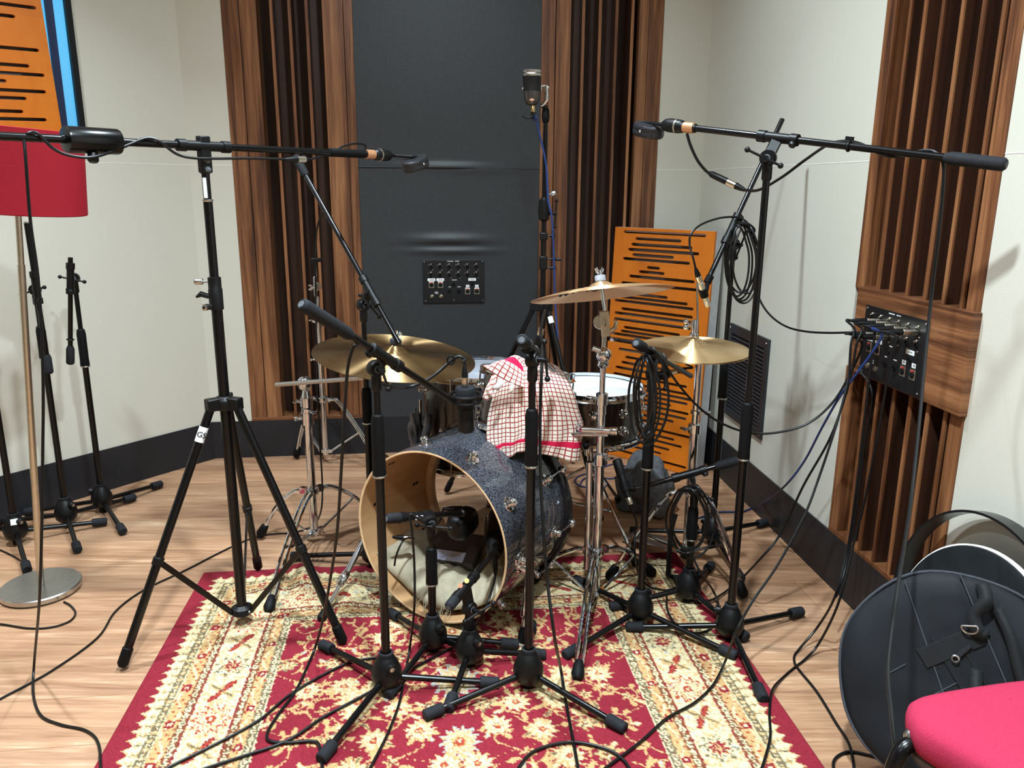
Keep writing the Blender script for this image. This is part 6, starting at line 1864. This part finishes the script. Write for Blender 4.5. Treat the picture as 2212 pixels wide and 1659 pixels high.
# left overhead boom: lead wound round it
A_l, B_l = at(-60,291,1.70), at(790,333,2.57); dB_l = (B_l-A_l).normalized(); Fw = frame(dB_l)
def on_boom(x, dy, near=-0.012):
    lo_, hi_ = 0.0, 1.0
    for _ in range(40):
        mid_ = (lo_+hi_)/2; q = A_l+(B_l-A_l)*mid_
        d_ = q-V(0,0,EYE); px = 1106+FPX*d_.x/(d_.y*_cp-d_.z*_sp)
        if px < x: lo_ = mid_
        else: hi_ = mid_
    q = A_l+(B_l-A_l)*lo_
    return q + UP*(dy/FPX*q.y) + V(0,near,0)
cable('black lead wound round the left overhead boom', [on_boom(50,0,0.0), on_boom(66,8,-0.012), on_boom(90,8,-0.02), on_boom(125,-20,-0.03), on_boom(160,-32,-0.035), on_boom(205,-34,-0.035), on_boom(250,-20,-0.03), on_boom(285,-4,-0.02), on_boom(320,10,-0.012), on_boom(350,4,-0.022), on_boom(385,-18,-0.03), on_boom(420,-25,-0.035), on_boom(470,-24,-0.03), on_boom(540,-20,-0.02), on_boom(620,-18,-0.012)], 0.0036)
q0 = on_boom(615,-19,-0.012); q1 = on_boom(690,-12,-0.01)
lead = cable('short lead with a silver joint under the tip of the left boom', [on_boom(660,-17), on_boom(690,-10), on_boom(715,0,0.012), on_boom(735,12,0.0), on_boom(765,20,-0.006), on_boom(788,18,-0.006), on_boom(802,8,-0.004)], 0.0032, group=None)
a_, b2_ = on_boom(612,-19), on_boom(668,-16); dd = (b2_-a_).normalized(); Lq = (b2_-a_).length
MB().tube([a_, a_+dd*Lq*0.3, a_+dd*Lq*0.48], [0.004,0.0085,0.0095], 14).build('plug_boot', BLKM, lead)
MB().rod(a_+dd*Lq*0.48, a_+dd*Lq*0.78, 0.0095, n=14).build('plug_shell', NICK, lead)
MB().tube([a_+dd*Lq*0.78, a_+dd*Lq*0.85, b2_], [0.0085,0.0075,0.004], 12).build('plug_boot', BLKM, lead)

# hi-hat microphone lead and coils
cable('thin black lead arching from the hi-hat microphone over to the coil', [hm_end, hm_end+V(-0.01,-0.005,0.03), at(1490,530,2.53), at(1493,505,2.54), at(1515,485,2.56), at(1555,471,2.6), at(1590,469,2.63), at(1610,477,2.65), at(1622,492,2.66)], 0.0034)
def coil(label, centre, turns, Y0, seed, group='cable coils hung on stands', r=0.0034):
    """centre: list of (cx, top, bottom, half width) pixels per turn"""
    r_ = random.Random(seed)
    pts = []
    n_t = len(centre)
    for k, (cx, top, bot, hw) in enumerate(centre):
        cy = (top+bot)/2; hh2 = (bot-top)/2
        for i in range(14):
            a = PI/2 + 2*PI*i/14
            sq = 0.85 if math.sin(a) > 0.5 else 1.0
            x = cx - hw*math.cos(a)*sq; y = cy - hh2*math.sin(a)
            pts.append(at(x, y, Y0 - 0.02*k/n_t*3 + 0.012*math.sin(a*2+k) + (0.012 if math.cos(a) > 0 else -0.012)))
    o = MB().tube(spline(pts, 4), r, 8).build('cable_coil', CABLE, org=tuple(pts[0]))
    tag(o, label, 'cable', group)
    return o
cc1 = coil('coil of black cable hanging from the hi-hat microphone stand above the orange panel', [(1600,478,632,34),(1597,482,646,28),(1606,480,655,36),(1592,486,640,26),(1603,484,650,30),(1612,486,634,30)], 6, 2.64, 1)
m = MB().tube(spline([at(1600,482,2.60), at(1616,486,2.595), at(1628,497,2.60), at(1622,505,2.60)], 4), 0.007, 8); m.build('velcro_tie', RUBD, cc1)
coil('long coil of black cable hanging from the front right boom stand', [(1393,765,940,24),(1388,770,955,30),(1398,768,930,18),(1400,775,945,26),(1390,772,925,20)], 5, 2.06, 2)
cable('loose loop of cable swinging right of the coil on the front right stand', [at(1398,752,2.07), at(1420,765,2.08), at(1438,810,2.085), at(1444,860,2.085), at(1438,905,2.08), at(1420,945,2.07), at(1402,962,2.06), at(1390,962,2.055)], 0.0036)
coil('coil of black cable hanging on the low boom by the hi-hat pedal', [(1490,1048,1185,40),(1483,1052,1195,44),(1496,1050,1205,48),(1488,1056,1190,36)], 4, 2.26, 3)
cable('thin black lead looping over the rug between the two right-hand stand hubs', [at(1495,1200,2.22), at(1515,1240,2.2), onf(1538,1272,0.05), F(1552,1305), F(1548,1340), F(1528,1362), F(1495,1366), F(1460,1348), F(1442,1318), F(1440,1285)], 0.0033)
cable('black lead dropping from the snare microphone below the snare drum', [sm_end, sm_end+V(0.01,0,-0.03), at(1372,1150,2.33), at(1372,1200,2.3), onf(1380,1240,0.04), F(1405,1268), F(1445,1274), F(1470,1262)], 0.0032)
cable('black lead running from the short snare top microphone behind the hi-hat stand', [sn_end, sn_end+V(0.02,0.01,0.0), at(1482,786,2.48), at(1490,778,2.5)], 0.0036)
# shock mount microphone lead
cable('black lead curving from the shock-mounted microphone to the front left boom stand', [tm_end, tm_end+V(-0.002,0,0.008), at(1005,776,2.03), at(990,770,2.03), at(974,780,2.03), at(945,805,2.02), at(915,825,2.0), at(880,837,1.98), at(850,836,1.9), at(825,830,1.86)], 0.0042)
m = MB().tube([at(974+8*math.cos(a), 778+9*math.sin(a), 2.025) for a in np.linspace(0,2*PI,15)[:-1]], 0.0022, 6, closed=True).build('velcro_tie', RUBD); tag(m, 'small hook-and-loop tie on the bent lead beside the ride cymbal', 'cable tie')
# lead of the stand behind on the left
cable('thin black lead hanging from the raised boom before the tall chrome stand', [at(722,497,2.62), at(716,470,2.62), at(703,458,2.63), at(692,470,2.64), at(684,500,2.65), at(682,560,2.66), at(682,650,2.66), at(685,800,2.66), at(690,940,2.66), at(696,1040,2.64), at(694,1100,2.62), onf(680,1132,0.02), Fb(655,1145), Fb(625,1152)], 0.0032)
MB().box(at(683,562,2.655), (0.036,0.014,0.014), Matrix.Rotation(-0.1,3,'Y')).build('microphone_clip', BLKM, B_, bevel=0.002)
# blue lead of the room microphone
cable('blue cable running down the tall room microphone stand', [rm_end, at(1158,252,3.15), at(1160,268,3.16), at(1168,300,3.17), at(1180,360,3.17), at(1184,430,3.16), at(1192,470,3.15), at(1196,540,3.15), at(1199,640,3.15), at(1204,720,3.13), at(1212,790,3.12), at(1220,850,3.1), at(1230,920,3.08)], 0.0038, BLUEC)
cable('loop of blue cable on the floor behind the snare stand', [Fb(1252,1048), Fb(1262,1034), Fb(1290,1030), Fb(1318,1034), Fb(1345,1028), Fb(1358,1020), Fb(1352,1008), Fb(1330,1002), Fb(1300,1010), Fb(1275,1020), Fb(1248,1030), Fb(1243,1042), Fb(1262,1052), Fb(1300,1052)], 0.0034, BLUEC)
cable('black cable loop on the floor beside the pink chair', [Fb(1812,1690), Fb(1800,1655), Fb(1808,1635), Fb(1835,1624), Fb(1872,1630), Fb(1910,1640)], 0.0036)
cable('thin dark cable on the floor at the left edge beside the lamp foot', [Fb(-40,1175), Fb(0,1188), Fb(35,1205), Fb(62,1225), Fb(72,1245)], 0.0028)

# ------------------------------------------------------------------ light
def spot(name, loc, energy, cone=160, size=0.06, col=(0.76,0.905,1.0), aim=None):
    l = bpy.data.lights.new(name, 'AREA'); l.shape = 'DISK'; l.size = size*2; l.energy = energy; l.spread = math.radians(cone); l.color = col
    o = bpy.data.objects.new(name, l); COL.objects.link(o); o.location = loc
    if aim is not None:
        o.rotation_euler = (Vector(aim)-Vector(loc)).to_track_quat('-Z', 'Y').to_euler()
    return o
spot('ceiling_spot_front', (0.08,0.90,2.93), 84, 128, 0.065)
spot('ceiling_spot_back', (-0.15,2.30,2.93), 48, 146, 0.065)
spot('ceiling_spot_left', (-1.62,1.90,2.93), 36, 112, 0.065)
spot('ceiling_spot_right', (0.5,-0.6,2.93), 24, 130, 0.07)
spot('ceiling_spot_rear', (-1.6,-0.9,2.93), 20, 130, 0.07)
wd = bpy.data.worlds.new('studio_air'); scene.world = wd; wd.use_nodes = True
bgn = wd.node_tree.nodes['Background']; bgn.inputs[0].default_value = (1.0,0.95,0.88,1); bgn.inputs[1].default_value = 0.05
vs_ = scene.view_settings
vs_.view_transform = 'Standard'; vs_.look = 'None'; vs_.exposure = 0.0; vs_.gamma = 1.0; vs_.use_curve_mapping = False
cy = scene.cycles
cy.max_bounces = 8; cy.diffuse_bounces = 4; cy.glossy_bounces = 4; cy.transparent_max_bounces = 8; cy.transmission_bounces = 4
cy.use_adaptive_sampling = True; cy.adaptive_threshold = 0.02; cy.use_denoising = True
cy.caustics_reflective = False; cy.caustics_refractive = False
for o in list(bpy.data.objects):
    if '_o' in o: del o['_o']
    if '_c' in o: del o['_c']
